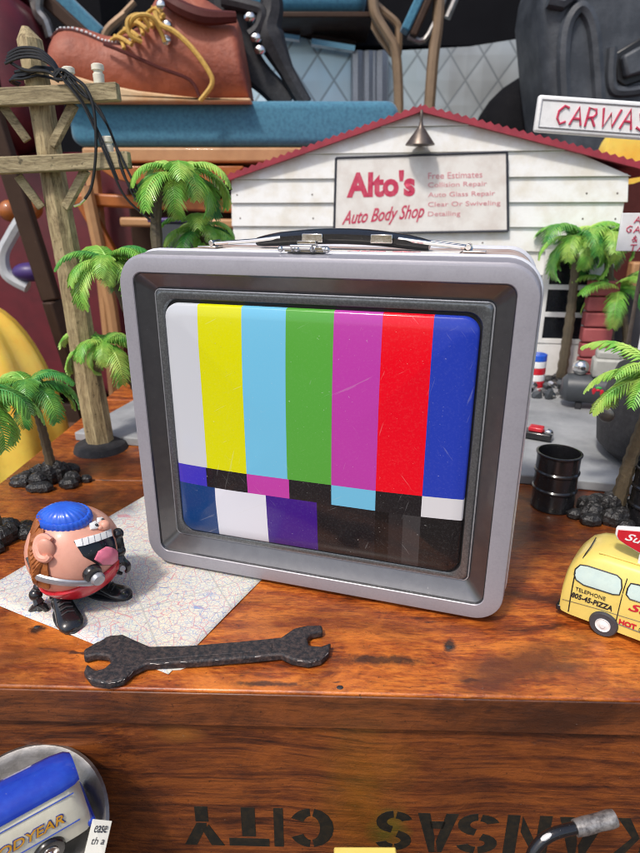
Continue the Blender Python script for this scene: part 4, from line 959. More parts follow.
# ================================================================== yellow pizza van
va_, vb_ = atz(566, 612, .5), atz(640, 640, .5)
vyaw = math.atan2(vb_.y - va_.y, vb_.x - va_.x)
vn = root('pizza_van', 'small yellow tin toy delivery van with pizza telephone number printed on its side', 'toy van', (va_.x, va_.y, 0), vyaw)
def van_body(m, L, W, zb, zw, zt_, slope=.35, tuck=.9, roofin=.5, bow=.15):
    """body lofted along its length; section: vertical lower side, upper side leaning in, rounded roof"""
    rs = []
    for u, top, sidein, bot in ((0.0, .62, .10, .12), (.015, .74, .03, .03), (.05, .88, .0, 0), (.10, .965, 0, 0), (.16, 1, 0, 0), (.84, 1, 0, 0), (.92, .95, 0, 0), (.97, .7, .02, .02), (1, .5, .1, .1)):
        zt2 = zb + (zt_ - zb) * top; zw2 = min(zw, zb + (zt2 - zb) * .62); w = W / 2 - sidein
        pts = [(-w, zb + bot), (-w - bow * .3, (zb + zw2) / 2), (-w, zw2), (-w + roofin * .55, zt2 - .35), (-w + roofin, zt2 - .12), (-w + roofin + .5, zt2), (0, zt2 + .08), (w - roofin - .5, zt2), (w - roofin, zt2 - .12), (w - roofin * .55, zt2 - .35), (w, zw2), (w + bow * .3, (zb + zw2) / 2), (w, zb + bot)]
        rs.append([Vector((u * L, W / 2 + y, z)) for y, z in pts])
    m.rings(rs)
VL, VW = 9.6, 3.7
m = MB(); van_body(m, VL + .4, VW, .45, 2.6, 4.05); m.v = [v - Vector((.38, 0, 0)) for v in m.v]; vb = m.build('body', 'vany', vn, smooth=50)
def wheel(parent, x, y, r, s_=-1, mt='tyre', hub='white'):
    m = MB(); m.lathe([(r * .5, -.30), (r * .9, -.30), (r, -.2), (r, .2), (r * .9, .3), (r * .5, .30)], (x, y, r), RX(math.pi / 2), 28); w = m.build('wheel', mt, parent)
    m = MB(); m.lathe([(.02, .40), (r * .15, .40), (r * .2, .33), (r * .42, .30), (r * .52, .34), (r * .55, .26), (r * .5, .1)], (x, y, r), RX(math.pi / 2), 24); m.build('hubcap', hub, w)
for x in (1.75, 7.6):
    for y in (.12, VW - .12): wheel(vn, x, y, .66)
# printed details lie on the body side: the side plane is vertical at local y = 0 up to the waist, then leans in
def side(x, z, off=.03):
    zw = 2.6
    if z <= zw: y = -.045 * math.sin(math.pi * max(0, (z - .45)) / (zw - .45)) if z > .45 else 0
    else: y = (z - zw) / (4.05 - .35 - zw) * .275
    return Vector((x, y - off, z))
def vside(px, py):
    for it in range(3):
        y = 0 if it == 0 else side(0, z).y
        p = lp(vn, px, py, y); z = p.z
    return p
zz = lambda l: [(520 + x * 120 / 569, 470 + y * 180 / 853) for x, y in l]
def sp(px, py, off=.02):
    p = vside(px, py); return side(p.x, p.z, off)
def outline(m, pts, r=.03, sf=None):
    m.tube([(sf or sp)(*q) for q in pts + [pts[0]]], r, 5)
w1 = zz([(262, 470), (285, 450), (320, 455), (460, 500), (480, 520), (482, 560), (470, 592), (440, 590), (300, 545), (265, 520), (257, 495)])
w2 = zz([(510, 560), (525, 538), (560, 545), (640, 570), (700, 600), (700, 660), (640, 650), (520, 612), (503, 590)])
for w in (w1, w2):
    m = MB(); patch(m, w, .02, surf=lambda a, b_, off: sp(a, b_, off), grid=4, base=-.02); wo = m.build('window', 'vanwin', vb); m = MB(); outline(m, w, .035); m.build('window_outline', 'ink', wo)
m = MB(); m.tube([sp(*q) for q in zz([(508, 515), (490, 570), (470, 650), (455, 715), (460, 728), (520, 752), (600, 782)])], .022, 4); m.tube([sp(*q) for q in zz([(198, 612), (300, 640), (400, 668), (470, 690), (600, 730)])], .012, 4)
m.tube([side(.10, z, .02) for z in (.6, 1.4, 2.2, 2.8)] + [Vector((.2, .36, 3.3)), Vector((.32, .55, 3.74)), Vector((.42, .95, 3.98)), Vector((.42, 1.85, 4.06))], .028, 4); m.build('panel_line', 'ink', vb)
def vtext(s, x0, z0, x1, z1, mat, **k): return text(s, vb, mat, x0, z0, x1, z1, 0, fn=lambda X, Z, t_: side(X, Z, .015 + t_), thick=.012, **k)
ta, tb = vside(*zz([(262, 562)])[0]), vside(*zz([(405, 612)])[0]); vtext('TELEPHONE', ta.x, ta.z - .10, tb.x, ta.z + .10, 'ink')
ta, tb = vside(*zz([(243, 590)])[0]), vside(*zz([(438, 655)])[0]); vtext('805-45-PIZZA', ta.x, ta.z - .14, tb.x, ta.z + .16, 'ink', bold=.03, shear=.15)
ta = vside(*zz([(512, 655)])[0]); vtext('Surpri', ta.x, ta.z - .22, ta.x + 2.4, ta.z + .32, 'redink', shear=.4, bold=.02)
ta = vside(*zz([(468, 720)])[0]); vtext('HOT', ta.x, ta.z - .13, ta.x + .75, ta.z + .18, 'redink', bold=.05); vtext('AT YOUR', ta.x + .85, ta.z - .0, ta.x + 1.7, ta.z + .12, 'ink')
vtext('TABLE', ta.x + .85, ta.z - .18, ta.x + 1.7, ta.z - .06, 'ink')
m = MB(); m.box((-.42, VW / 2, .55), (.25, VW - .1, .3)); m.box((VL + .02, VW / 2, .55), (.25, VW - .1, .3)); m.build('bumper', 'blackpl', vn, bevel=.06)
m = MB(); m.tube([Vector((.9, .62, 4.0)), Vector((8.6, .62, 4.05))], .05, 6); m.build('gutter', 'vany', vb)
# roof sign
rs_ = MB(); sy = .75
sgp = zz([(458, 268), (452, 300), (462, 322), (500, 350), (569, 392), (640, 430), (760, 470), (790, 455), (790, 380), (700, 310), (569, 275)])
L_ = [lp(vn, a, b_, sy) for a, b_ in sgp]
rs_.prism([(p.x, p.z) for p in L_], lambda p, sd: Vector((p[0], sy - .12 + .3 * sd, p[1]))); so = rs_.build('roof_sign', 'white', vn, bevel=.05)
cx_ = sum(p.x for p in L_) / len(L_); cz_ = sum(p.z for p in L_) / len(L_)
m = MB(); m.prism([(cx_ + (p.x - cx_) * .92, cz_ + (p.z - cz_) * .84) for p in L_], lambda p, sd: Vector((p[0], sy - .15 + .1 * sd, p[1]))); m.build('sign_face', 'red', so)
a_ = lp(vn, *zz([(495, 330)])[0], sy - .16); text('Surprise', so, 'white', a_.x, a_.z - .12, a_.x + 2.3, a_.z + .38, sy - .15, shear=.45, bold=.01)
m = MB(); m.box((cx_, sy + .1, 4.25), (.5, .3, .5)); m.build('sign_bracket', 'white', so)

# ================================================================== bottom: tray, blue-roofed van, tag, lever, yellow tin
tz = -13.0 + .0
TILT = RX(R(26)); nrm = TILT @ Vector((0, 0, 1))
P1 = aty(75, 786, 17.5)
def onplane(px, py, P): d = ray(px, py); return CAMP + d * ((P - CAMP).dot(nrm) / d.dot(nrm))
nrm_d = nrm; TV = RX(R(2)); nrm = TV @ Vector((0, 0, 1)); P0_ = onplane(-2, 828, P1); la = TV.inverted() @ (P1 - P0_); ga = math.atan2(la.y, la.x); nrm = nrm_d
PD = P1 - nrm * 3.2
dc = onplane(22, 842, PD); dre = onplane(109, 846, PD); DR = (dre - dc).length
from mathutils import Euler
tr = root('pewter_tray', 'round dull pewter dish tilted against the crate under the blue and cream toy van', 'dish', dc, 0, None, tuple(TILT.to_euler())); m = MB()
q_ = DR / 3.85
m.lathe([(.1, .0), (2.6 * q_, .0), (3.0 * q_, .1), (3.35 * q_, .45), (3.72 * q_, .58), (3.85 * q_, .5), (3.8 * q_, .35), (3.3 * q_, .1), (3.0 * q_, -.15), (.1, -.15)], (0, 0, 0), None, 56); m.build('dish', 'pewter', tr)
pk = root('prop_block', 'dark wooden block under the tilted pewter dish in the bottom left corner', 'block', (dc.x, dc.y - .2, -13)); m = MB()
m.box((0, 0, (dc.z + 12) / 2), (3.4, 2.6, dc.z + 12)); m.build('block', 'darkbrown', pk, bevel=.1)
RV = TV @ RZ(ga); GL, GW = 7.4, 2.1
orig = P1 - RV @ Vector((GL - .3, .1, 3.05))
gr = root('blue_roof_van', 'cream toy van with blue roof and gold lettering at the bottom left corner', 'toy van', orig, 0, None, tuple(RV.to_euler()))
gy = 0
m = MB(); van_body(m, GL, GW, .45, 2.2, 3.45, roofin=.40); m2 = m.build('body', ['cream', 'vanblue'], gr, smooth=50)
for p in m2.data.polygons:
    if p.center.z > 3.0 * CM: p.material_index = 1
m = MB(); z1_ = 3.78
rsx = []
for u, top, ins in ((-.0, .80, .22), (.03, .93, .10), (.10, 1.0, .03), (.5, 1.02, .0), (.9, 1.0, .03), (.97, .93, .10), (1.0, .80, .22)):
    w = GW / 2 - ins - .10; z_ = 2.98 + .60 * top
    rsx.append([Vector((u * GL * .985 + .05, GW / 2 + y, zq)) for y, zq in ((-w, 3.02), (-w + .06, z_ - .28), (-w + .4, z_ - .06), (0, z_), (w - .4, z_ - .06), (w - .06, z_ - .28), (w, 3.02))])
m.rings(rsx); m.build('roof', 'vanblue', gr, smooth=50)
for x in (1.6, GL - 1.7):
    for y in (.1, GW - .1): wheel(gr, x, y, .62, mt='blackpl', hub='chrome')
def gside(x, z, off=.03):
    y = 0 if z <= 2.2 else (z - 2.2) / (3.45 - .35 - 2.2) * .22
    if .45 < z <= 2.2: y -= .045 * math.sin(math.pi * (z - .45) / 1.75)
    return Vector((x, y - off, z))
bold_t = text('GOODYEAR', m2, 'blueink', 3.04, 1.63, 6.50, 2.17, 0, fn=lambda X, Z, t_: gside(X, Z, .010 + t_), bold=.045, shear=.22, thick=.008)
text('GOODYEAR', m2, 'orangeink', 3.1, 1.67, 6.45, 2.13, 0, fn=lambda X, Z, t_: gside(X, Z, .03 + t_), bold=.012, shear=.22, thick=.01)
m = MB()
for z in (2.72, 1.35): m.tube([gside(x, z, .012) for x in (.3, 3, 5, 7.0)], .03, 4)
m.build('stripe', 'blueink', m2)
m = MB(); m.box((GL + .02, GW / 2, .7), (.35, GW + .1, .4)); m.build('bumper', 'vanblue', gr, bevel=.12)
# price tag
pg = [aty(93, 819, 17.2), aty(112, 821, 17.4), aty(104, 856, 16.2), aty(84, 856, 16.0)]
pt_ = root('price_tag', 'small cream handwritten card propped beside the blue-roofed toy van', 'tag', pg[3]); m = MB()
nn = (pg[1] - pg[0]).cross(pg[3] - pg[0]).normalized()
m.prism([0, 1, 2, 3], lambda i, sd: pg[i] - pg[3] + nn * (.04 * sd)); m.build('card', 'paper', pt_)
def tagp(u, v): return (pg[3] - pg[3]) + (pg[0] - pg[3]) * v + (pg[2] - pg[3]) * u
sgn = -1 if nn.dot(CAMP - pg[0]) < 0 else 1
for s_, v in (('ease', .62), ('th a', .30)):
    text(s_, pt_, 'ink', .2, v, .85, v + .2, 0, fn=lambda X, Z, t_: tagp(X, Z) + nn * (.045 if sgn > 0 else -.005) + nn * sgn * t_, thick=.008, shear=.2)
# bent lever
lv = root('bent_lever', 'bent black lever with a worn silver sleeve in the bottom right corner', 'lever', aty(532, 875, 16.8)); LO = aty(532, 875, 16.8)
def lv_(x, y, Y): return aty(x, y, Y) - LO
m = MB(); m.tube([Vector((0, 0, -1.3)), lv_(530, 862, 16.9), lv_(538, 845, 17.1), lv_(553, 834, 17.3), lv_(575, 828, 17.5), lv_(590, 824, 17.6)], .24, 12, smooth=5); m.build('rod', 'blackpl', lv)
m = MB(); m.tube([lv_(575, 828.3, 17.5), lv_(590, 824.5, 17.6), lv_(605, 820.5, 17.7), lv_(615, 818, 17.75)], [.33, .36, .34, .37, .33], 14, smooth=3); m.build('sleeve', 'wornedge', lv)
m = MB(); m.tube([lv_(541, 840, 16.9), lv_(551, 834, 17.05)], [.05, .12, .05], 6, smooth=3); m.build('chipped_patch', 'white', lv)
yb_ = aty(365, 852, 17.5); yt = root('yellow_tin', 'sliver of a bright yellow tin top at the bottom edge below the stencilled letters', 'tin', (yb_.x, yb_.y - .3, -13.0))
m = MB(); m.box((0, -.4, (yb_.z + 13) / 2 + .05), (2.55, 1.6, yb_.z + 13 + .1)); m.build('tin', 'vany', yt, bevel=.1)
m = MB(); m.box((0, -.4, yb_.z + 13.03), (2.65, 1.7, .2)); m.build('lid', 'vany', yt, bevel=.07)

# ================================================================== background
def bgroot(name, label, cat, px, py, Y, group=None):
    p = aty(px, py, Y); return root(name, label, cat, (p.x, Y, p.z), 0, group)
# upholstered stool the boot stands on
BY = 88.0
st_ = bgroot('teal_stool', 'teal upholstered bench with tan wooden rail carrying the brown leather boot', 'bench', 230, 150, BY)
m = MB(); a_, b_ = lp(st_, 68, 101), lp(st_, 397, 147); rbox(m, a_.x, b_.x, -1.0, 26, b_.z, a_.z, 1.6, 1.1); m.build('cushion', 'teal', st_, smooth=60)
m = MB(); a_, b_ = lp(st_, 84, 148), lp(st_, 385, 163); m.box(((a_.x + b_.x) / 2, 8, (a_.z + b_.z) / 2), (b_.x - a_.x, 18, a_.z - b_.z)); m.build('rail', 'tan', st_, bevel=.3)
for x in (92, 360):
    for y in (1.5, 15): m = MB(); p = lp(st_, x, 165, y); m.tube([p, Vector((p.x + (-2 if x < 200 else 2), y, -lp(st_, 0, 0).z * 0 - aty(230, 150, BY).z - 75))], [1.1, .8], 8); m.build('leg', 'tan', st_)
# orange moulded chair seat below the bench
os_ = bgroot('orange_chair', 'orange moulded shell chair seen under the teal bench', 'chair', 165, 200, 84)
m = MB(); rs = []
for k in range(11):
    u = k / 10; px_ = 98 + u * 145; dip = math.sin(math.pi * u) ** .5
    a_ = lp(os_, px_, 166); lo_ = lp(os_, px_, 168 + 19 * dip); rs.append([Vector((a_.x, y, z)) for y, z in ((0, a_.z), (0, lo_.z), (14, lo_.z), (14, a_.z))])
m.rings(rs); m.build('seat_shell', 'orange', os_, bevel=.3)
m = MB(); a_, b_ = lp(os_, 60, 196), lp(os_, 250, 214); bar(m, Vector((a_.x, 5, a_.z - .3)), Vector((b_.x, 3, b_.z + .9)), 4, 1.7); m.build('seat_rail', 'orange', os_, bevel=.3)
m = MB(); a_, b_ = lp(os_, 118, 222), lp(os_, 250, 228); bar(m, Vector((a_.x, 2, a_.z)), Vector((b_.x, 1, b_.z + .5)), 2.5, 1.2); m.build('front_stretcher', 'tan', os_, bevel=.3)
m = MB(); a_, b_ = lp(os_, 92, 184), lp(os_, 240, 260); m.box(((a_.x + b_.x) / 2, 15, (a_.z + b_.z) / 2), (b_.x - a_.x, .8, a_.z - b_.z)); m.build('back_panel', 'darkbrown', os_, bevel=.3)
m = MB(); bar(m, lp(os_, 80, 196, 3), lp(os_, 120, 268, 3), 1.6, 1.6); m.build('slanted_brace', 'orange', os_, bevel=.2)
for px_ in (86, 240):
    m = MB(); p = lp(os_, px_, 186, 2); m.tube([p, Vector((p.x + (1.5 if px_ < 100 else -1), 2, p.z - 16)), Vector((p.x + (3 if px_ < 100 else -2), 2, -75 - aty(165, 200, 84).z))], .9, 8); m.build('leg', 'tan', os_)
m = MB(); m.tube([lp(os_, 190, 240, 6), lp(os_, 232, 222, 6)], .5, 6); m.build('brace', 'red', os_)
# maroon armchair
ma = bgroot('maroon_armchair', 'maroon upholstered armchair filling the left background', 'armchair', 40, 200, 104)
m = MB(); a_, b_ = lp(ma, -70, -30), lp(ma, 48, 160); rbox(m, a_.x, b_.x, -3, 14, b_.z, a_.z, 9, 5); m.build('backrest', 'maroon', ma, smooth=60)
m = MB(); a_, b_ = lp(ma, -70, 150), lp(ma, 300, 400); rbox(m, a_.x, b_.x, 2, 26, b_.z, a_.z, 3, 2); m.build('seat', 'maroon', ma, smooth=60)
m = MB(); a_, b_ = lp(ma, -60, 410), lp(ma, 220, 700); m.box(((a_.x + b_.x) / 2, 14, (a_.z + b_.z) / 2), (b_.x - a_.x, 20, a_.z - b_.z)); m.build('base', 'darkbrown', ma, bevel=.5)
dl = bgroot('dark_chair_leg', 'dark brown slanting wooden chair frame beside the model pole', 'chair frame', 30, 220, 70)
m = MB(); bar(m, lp(dl, -12, 100), lp(dl, 52, 300), 1.5, 1.9); m.build('leg', 'darkbrown', dl, bevel=.2)
m = MB(); bar(m, lp(dl, 52, 300), lp(dl, 90, 420, 3), 1.5, 1.9); m.build('lower_leg', 'darkbrown', dl, bevel=.2)
wlp = bgroot('pale_plastic_loop', 'pale grey bent plastic tube loop in front of the maroon seat at left', 'plastic tube', 15, 260, 78)
m = MB(); m.tube([lp(wlp, 24, 216), lp(wlp, 12, 235), lp(wlp, 3, 255), lp(wlp, 8, 275), lp(wlp, 28, 287)], .8, 8, smooth=5); m.build('tube', 'paleplastic', wlp)
m = MB(); m.ball(lp(wlp, 30, 272), (2.2, 1.5, 1.2)); m.build('knob', 'plumpl', wlp)
for k, (x, y, r_) in enumerate(((10, 211, 1.1), (31, 208, 1.2))):
    ob = bgroot('orange_ball', ('left' if k == 0 else 'right') + ' one of two small shiny orange balls before the maroon seat', 'ball', x, y, 86, 'small orange balls')
    m = MB(); m.ball((0, 0, 0), r_ * 1.3); m.build('ball', 'orange', ob)
# yellow scalloped shell
ys = bgroot('yellow_shell', 'large glowing yellow scalloped plastic shell at the left picture edge', 'plastic shell', -20, 405, 62)
m = MB(); rs = []; 
for k in range(14):
    a = R(88 * k / 13); rr_ = 9.0 * math.cos(a) ** .8 + .05
    rs.append([Vector(((rr_ * (1 + .06 * math.cos(9 * t2))) * math.cos(t2), (rr_ * (1 + .06 * math.cos(9 * t2))) * math.sin(t2) * .8, -9 + 20.5 * math.sin(a))) for t2 in [2 * math.pi * j / 72 for j in range(72)]])
m.rings(rs); m.build('shell', 'yellow', ys, smooth=60)
# leather boot
bo = bgroot('leather_boot', 'reddish brown leather boot with white stitching and yellow laces standing on the teal bench', 'boot', 145, 101, 86)
def B(px, py, y=0.0): return lp(bo, px, py, y)
topl = [(40, 66), (46, 39), (56, 28), (70, 27), (86, 31), (100, 37), (112, 37), (125, 33), (138, 24), (147, 12), (153, -8), (170, -14), (200, -4), (222, 14), (236, 15), (240, 40), (246, 70), (248, 96)]
botl = [(42, 84), (45, 84), (55, 86), (70, 88), (86, 90), (100, 92), (112, 94), (125, 96), (138, 98), (147, 99), (153, 100), (170, 101), (200, 101), (222, 101), (236, 101), (241, 101), (247, 101), (250, 101)]
m = MB(); rs = []
for k, (t2, b2) in enumerate(zip(topl, botl)):
    T_, B_ = B(*t2, 4.5), B(*b2, 0); T_ = Vector((B(*t2, 1.5).x, T_.y, T_.z)); u = k / 17; w = 5.0 * min(1, (.35 + u * 7)) * (1 - .30 * math.sin(math.pi * min(1, u * 1.2))) * (1 if k < 16 else .8)
    c2 = (T_ + B_) / 2; h_ = (T_.z - B_.z) / 2; row = []
    for j in range(20):
        a = 2 * math.pi * j / 20; cz_, cy_ = math.sin(a), math.cos(a)
        wz_ = w * (1 - .35 * max(0, cz_)); row.append(Vector((c2.x + (T_.x - B_.x) / 2 * cz_, 4.5 + wz_ * math.copysign(abs(cy_) ** .75, cy_), c2.z + h_ * math.copysign(abs(cz_) ** .8, cz_))))
    rs.append(row)
m.rings(rs); m.build('upper', 'leather', bo, smooth=80, sub=1)
m = MB(); so_ = [(38, 66), (60, 72), (100, 84), (140, 92), (200, 99), (251, 99)]; si_ = [(252, 103), (200, 103), (140, 103), (90, 103), (60, 96), (44, 88), (38, 80)]
m.prism([(B(*p).x, B(*p).z) for p in so_ + si_], lambda p, sd: Vector((p[0], -.9 + 10.2 * sd, p[1]))); m.build('wedge_sole', 'sole', bo, bevel=.5, seg=3)
def BS(px, py, up=0): p = B(px, py, -.1); return p
def onboot(t_, a, off):
    k = min(int(t_), len(rs) - 2); f = t_ - k; q = a / 360 * 20; j = int(q); g_ = q - j
    p = rs[k][j].lerp(rs[k][j + 1], g_).lerp(rs[k + 1][j].lerp(rs[k + 1][j + 1], g_), f); c2 = sum(rs[k], Vector()).lerp(sum(rs[k + 1], Vector()), f) / 20
    return p + (p - c2).normalized() * off
m = MB()
for k in range(26):
    u = k / 25; t1 = 1.2 + 7.2 * u; a_ = 122 + 32 * u ** 1.5; m.tube([onboot(t1, a_, .0), onboot(t1 + .14, a_ + .5, .0)], .16, 5)
sto = m.build('stitching', 'white', bo)
m = MB(); m.tube([onboot(1.2 + 7.2 * k / 16, 128 + 32 * (k / 16) ** 1.5, -.08) for k in range(17)], .22, 6); m.build('moc_seam', 'collar', bo)
m = MB(); m.tube([B(104, 44, .5), B(124, 52, 0), B(160, 68, -.3), B(190, 80, -.5), B(200, 98, -.6)], .22, 6, smooth=4); m.build('quarter_seam', 'collar', bo)
m = MB(); m.tube([B(158, -6, 1), B(180, 8, 0), B(205, 17, -.2), B(236, 17, .5)], [.5, .9, .9, .6], 8, smooth=4); m.build('collar_band', 'collar', bo)
m = MB()
for k in range(5):
    x, y = 112 + 9.5 * k, 40 - 7.2 * k
    m.tube([B(x - 3, y + 3, 3), B(x + 6, y - 3, 1.5), B(x + 20 - k * 1.5, y + 5, -.2)], .26, 7, smooth=4)
    m.tube([B(x + 3, y - 4, 4), B(x + 10, y + 2, 1.5), B(x + 12, y + 9, .2)], .24, 7, smooth=4)
L1 = lambda l, r_=.26: m.tube([B(x, y, yy) for x, y, yy in l], r_, 7, smooth=6)
L1([(150, 28, -.5), (140, 15, -1), (128, 20, -1.5), (130, 35, -1.5), (142, 42, -1)])
L1([(128, 32, -.8), (135, 17, -1.8), (150, 16, -1.8), (160, 30, -1), (165, 42, -.6)])
L1([(155, 12, -.6), (160, 24, -1), (175, 32, -1.2), (192, 48, -1.4), (208, 70, -1.5), (212, 84, -1.5), (200, 101, -1.5)], .32)
m.build('laces', 'lace', bo)
m = MB()
for x, y in ((161, 5), (167, 25), (166, 40)): m.ball(B(x, y, -.2), (.6, .3, .6), n=10, seg=6)
m.build('eyelet', 'chrome', bo)
# black strap harness
bs = bgroot('black_strap_gear', 'tangled black straps with silver buckles hanging right of the boot', 'straps', 255, 60, 95)
def Q(r_, l, y=0): return [lp(r_, a, b_, y) for a, b_ in l]
m = MB(); m.tube(Q(bs, [(228, -12), (232, 15), (240, 45), (252, 68), (272, 88), (288, 104)]), [3.0, 2.6, 2.2, 1.7, 1.7], 8, smooth=4, flat=.5); m.build('wide_strap', 'blackmatte', bs)
m = MB(); m.tube(Q(bs, [(270, -10), (272, 10), (268, 30), (276, 50), (290, 78), (305, 104)], -1), [1.4, 1.6, 2.0, 1.1, 1.1], 8, smooth=4)
for k in range(12):
    u = k / 11; x, y = 274 + 31 * u, 46 + 58 * u; m.ball(lp(bs, x, y, -1), (1.0, .7, .55), n=6, seg=4)
m.build('ribbed_strap', 'blackmatte', bs)
m = MB(); m.tube(Q(bs, [(222, 0), (248, 6), (262, 12), (258, 28), (250, 36)], -2), .8, 8, smooth=4); m.build('loop_strap', 'blackmatte', bs)
m = MB()
for x, y in ((250, 17), (256, 38), (260, 50)): m.ball(lp(bs, x, y, -2.6), (.8, .4, .6), n=8, seg=5)
m.build('buckle', 'chrome', bs)
# teal chair at the top with brown tube frame
tcH = bgroot('teal_chair', 'teal seated chair with curved brown tubular frame at the top behind the shop', 'chair', 350, 10, 118)
m = MB(); a_, b_ = lp(tcH, 236, -60), lp(tcH, 366, 15); rbox(m, a_.x, b_.x, -2, 30, b_.z, a_.z, 2, 2); m.build('seat', 'teal', tcH, smooth=60)
m = MB(); a_, b_ = lp(tcH, 258, 15), lp(tcH, 372, 21); m.box(((a_.x + b_.x) / 2, 6, (a_.z + b_.z) / 2), (b_.x - a_.x, 16, a_.z - b_.z)); m.build('seat_rail', 'darkbrown', tcH, bevel=.2)
m = MB(); m.tube(Q(tcH, [(371, -30), (373, 0), (376, 16), (388, 36), (395, 50), (398, 80), (399, 130)], -3), .85, 10, smooth=5); m.build('front_leg', 'brownmetal', tcH)
m = MB(); m.tube(Q(tcH, [(374, 3), (384, 12), (397, 24), (399, 36), (398, 55)], -1), .65, 8, smooth=5); m.build('arm_tube', 'brownmetal', tcH)
m = MB(); m.prism([(lp(tcH, a, b_, -2).x, lp(tcH, a, b_, -2).z) for a, b_ in ((372, 18), (382, 32), (393, 48), (391, 57), (378, 40), (371, 28))], lambda p, sd: Vector((p[0], -2 + .6 * sd, p[1]))); m.build('arm_panel', 'brownmetal', tcH)
fc = bgroot('folded_chair', 'folded brown framed chair with a thin teal pad standing right of the curved chair leg', 'chair', 430, 40, 112)
m = MB(); m.tube(Q(fc, [(441, -30), (439, 0), (437, 30), (433, 60), (428, 125)]), .95, 10, smooth=4); m.build('leg', 'brownmetal', fc)
m = MB(); bar(m, lp(fc, 428, -20), lp(fc, 404, 32), 3, 1.4); m.build('pad', 'teal', fc, bevel=.3)
m = MB(); bar(m, lp(fc, 437, -20), lp(fc, 412, 38), 3, 1.2); m.build('pad_frame', 'darkbrown', fc, bevel=.3)
m = MB(); m.tube(Q(fc, [(446, -8), (440, 10), (424, 40), (408, 36)]), .5, 8, smooth=4); m.tube(Q(fc, [(447, 18), (455, 0), (460, -20)]), .6, 8); m.build('hinge', 'pewter', fc)
f2 = bgroot('stacked_chair', 'brown framed chair with blue pad lying on its side above the boot toe', 'chair', 90, 20, 112)
m = MB(); bar(m, lp(f2, 50, -14), lp(f2, 104, 38), 4, 2.2); m.build('pad', 'teal', f2, bevel=.4)
m = MB(); bar(m, lp(f2, 42, -6), lp(f2, 98, 46, -1), 4, 2.0); m.build('pad_frame', 'darkbrown', f2, bevel=.3)
m = MB(); m.tube(Q(f2, [(40, -10), (38, 10), (46, 22), (51, 38)], -3), .8, 8, smooth=4); m.tube(Q(f2, [(32, -12), (36, 12), (44, 24)], -3), .6, 8, smooth=4); m.build('steel_hinge', 'pewter', f2)
m = MB(); m.tube(Q(f2, [(104, 44), (108, 30), (126, 14)], -3), .7, 8, smooth=4); m.tube(Q(f2, [(104, 34), (135, 2)], -3), .5, 8); m.tube(Q(f2, [(126, 14), (118, 44)], -2), .5, 8); m.build('cross_frame', 'brownmetal', f2)
# black table behind, quilted panel
bt = bgroot('black_table', 'black table, its deep slab standing in for the shaded gap beneath, behind the chairs', 'table', 420, 40, 132)
m = MB(); a_, b_ = lp(bt, 150, -60), lp(bt, 548, 44); m.box(((a_.x + b_.x) / 2, 20, (a_.z + b_.z) / 2), (b_.x - a_.x, 34, a_.z - b_.z)); m.build('table_top', 'canvas', bt, bevel=.5)  # thick black slab stands in for the dark gap under the table
for px_ in (160, 545):
    m = MB(); p = lp(bt, px_, 50, 20); m.box((p.x, 20, (p.z - 75 - aty(420, 40, 132).z) / 2), (3, 3, p.z + 75 + aty(420, 40, 132).z)); m.build('leg', 'canvas', bt)
lq = bgroot('quilted_panel', 'pale blue grey panel with a diamond quilted pattern above the red roof', 'panel', 400, 80, 127)
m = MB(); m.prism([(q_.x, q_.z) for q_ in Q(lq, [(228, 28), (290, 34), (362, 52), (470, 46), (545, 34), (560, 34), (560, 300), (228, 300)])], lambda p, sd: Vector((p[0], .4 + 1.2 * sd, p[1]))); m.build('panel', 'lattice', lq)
m = MB()
for x, w in ((357, 2.2), (363, 1.0), (368, 2.0), (374, 1.6), (381, 2.4)):
    a_, b_ = lp(lq, x, 53), lp(lq, x, 250); m.tube([a_ + Vector((0, -1, 0)), b_ + Vector((0, -1, 0))], w * .55, 8)
m.build('folded_edge', 'silver', lq)
m = MB(); m.tube(Q(lq, [(275, 33), (300, 37)], -2), .9, 8); m.tube(Q(lq, [(312, 40), (355, 47)], -2), 1.1, 8); m.build('top_tube', 'chrome', lq)
dk2 = bgroot('dark_bundle', 'dark rounded bundle behind the right slope of the red roof', 'bundle', 530, 130, 120)
m = MB(); m.ball(lp(dk2, 545, 150), (14, 6, 13), n=24, seg=14); m.build('bundle', 'canvas', dk2)
# moulded grey seat
gs = bgroot('grey_moulded_seat', 'dark grey moulded plastic seat shell behind the carwash sign', 'seat shell', 600, 80, 100)
m = MB(); o1 = [(548, -40), (541, 5), (545, 60), (550, 110), (556, 170), (570, 330), (760, 330), (760, -40)]
def G(px, py, y=0.0): return lp(gs, px, py, y)
m.prism([(G(*p).x, G(*p).z) for p in o1], lambda p, sd: Vector((p[0], 0 + 14 * sd, p[1]))); m.build('shell', 'greyseat', gs, bevel=2.2, seg=4)
m = MB(); m.tube(Q(gs, [(566, 120), (563, 60), (567, 25), (580, 8), (592, 25), (597, 70), (600, 125)], 0), 1.0, 8, smooth=6); m.tube(Q(gs, [(548, 0), (562, 3), (575, -8)], -.3), 1.0, 8); m.build('groove_ridge', 'greyseat', gs)
m = MB(); hdl = [(617, 52), (640, 38), (700, 20), (700, 60), (650, 78), (626, 86), (617, 80)]
m.prism([(G(*p, -.6).x, G(*p, -.6).z) for p in hdl], lambda p, sd: Vector((p[0], -.35 + 1.5 * sd, p[1]))); m.build('handle_recess', 'gap', gs, bevel=.2)
m = MB(); hdl = [(622, 56), (640, 46), (700, 28), (700, 52), (646, 72), (626, 78)]
m.prism([(G(*p, -1.2).x, G(*p, -1.2).z) for p in hdl], lambda p, sd: Vector((p[0], -1.6 + 1.5 * sd, p[1]))); m.build('handle', 'greyseat', gs, bevel=.4)
m = MB(); m.tube(Q(gs, [(612, 48), (611, 84), (622, 92), (660, 86)], 0), .8, 8, smooth=5); m.build('recess_lip', 'greyseat', gs)
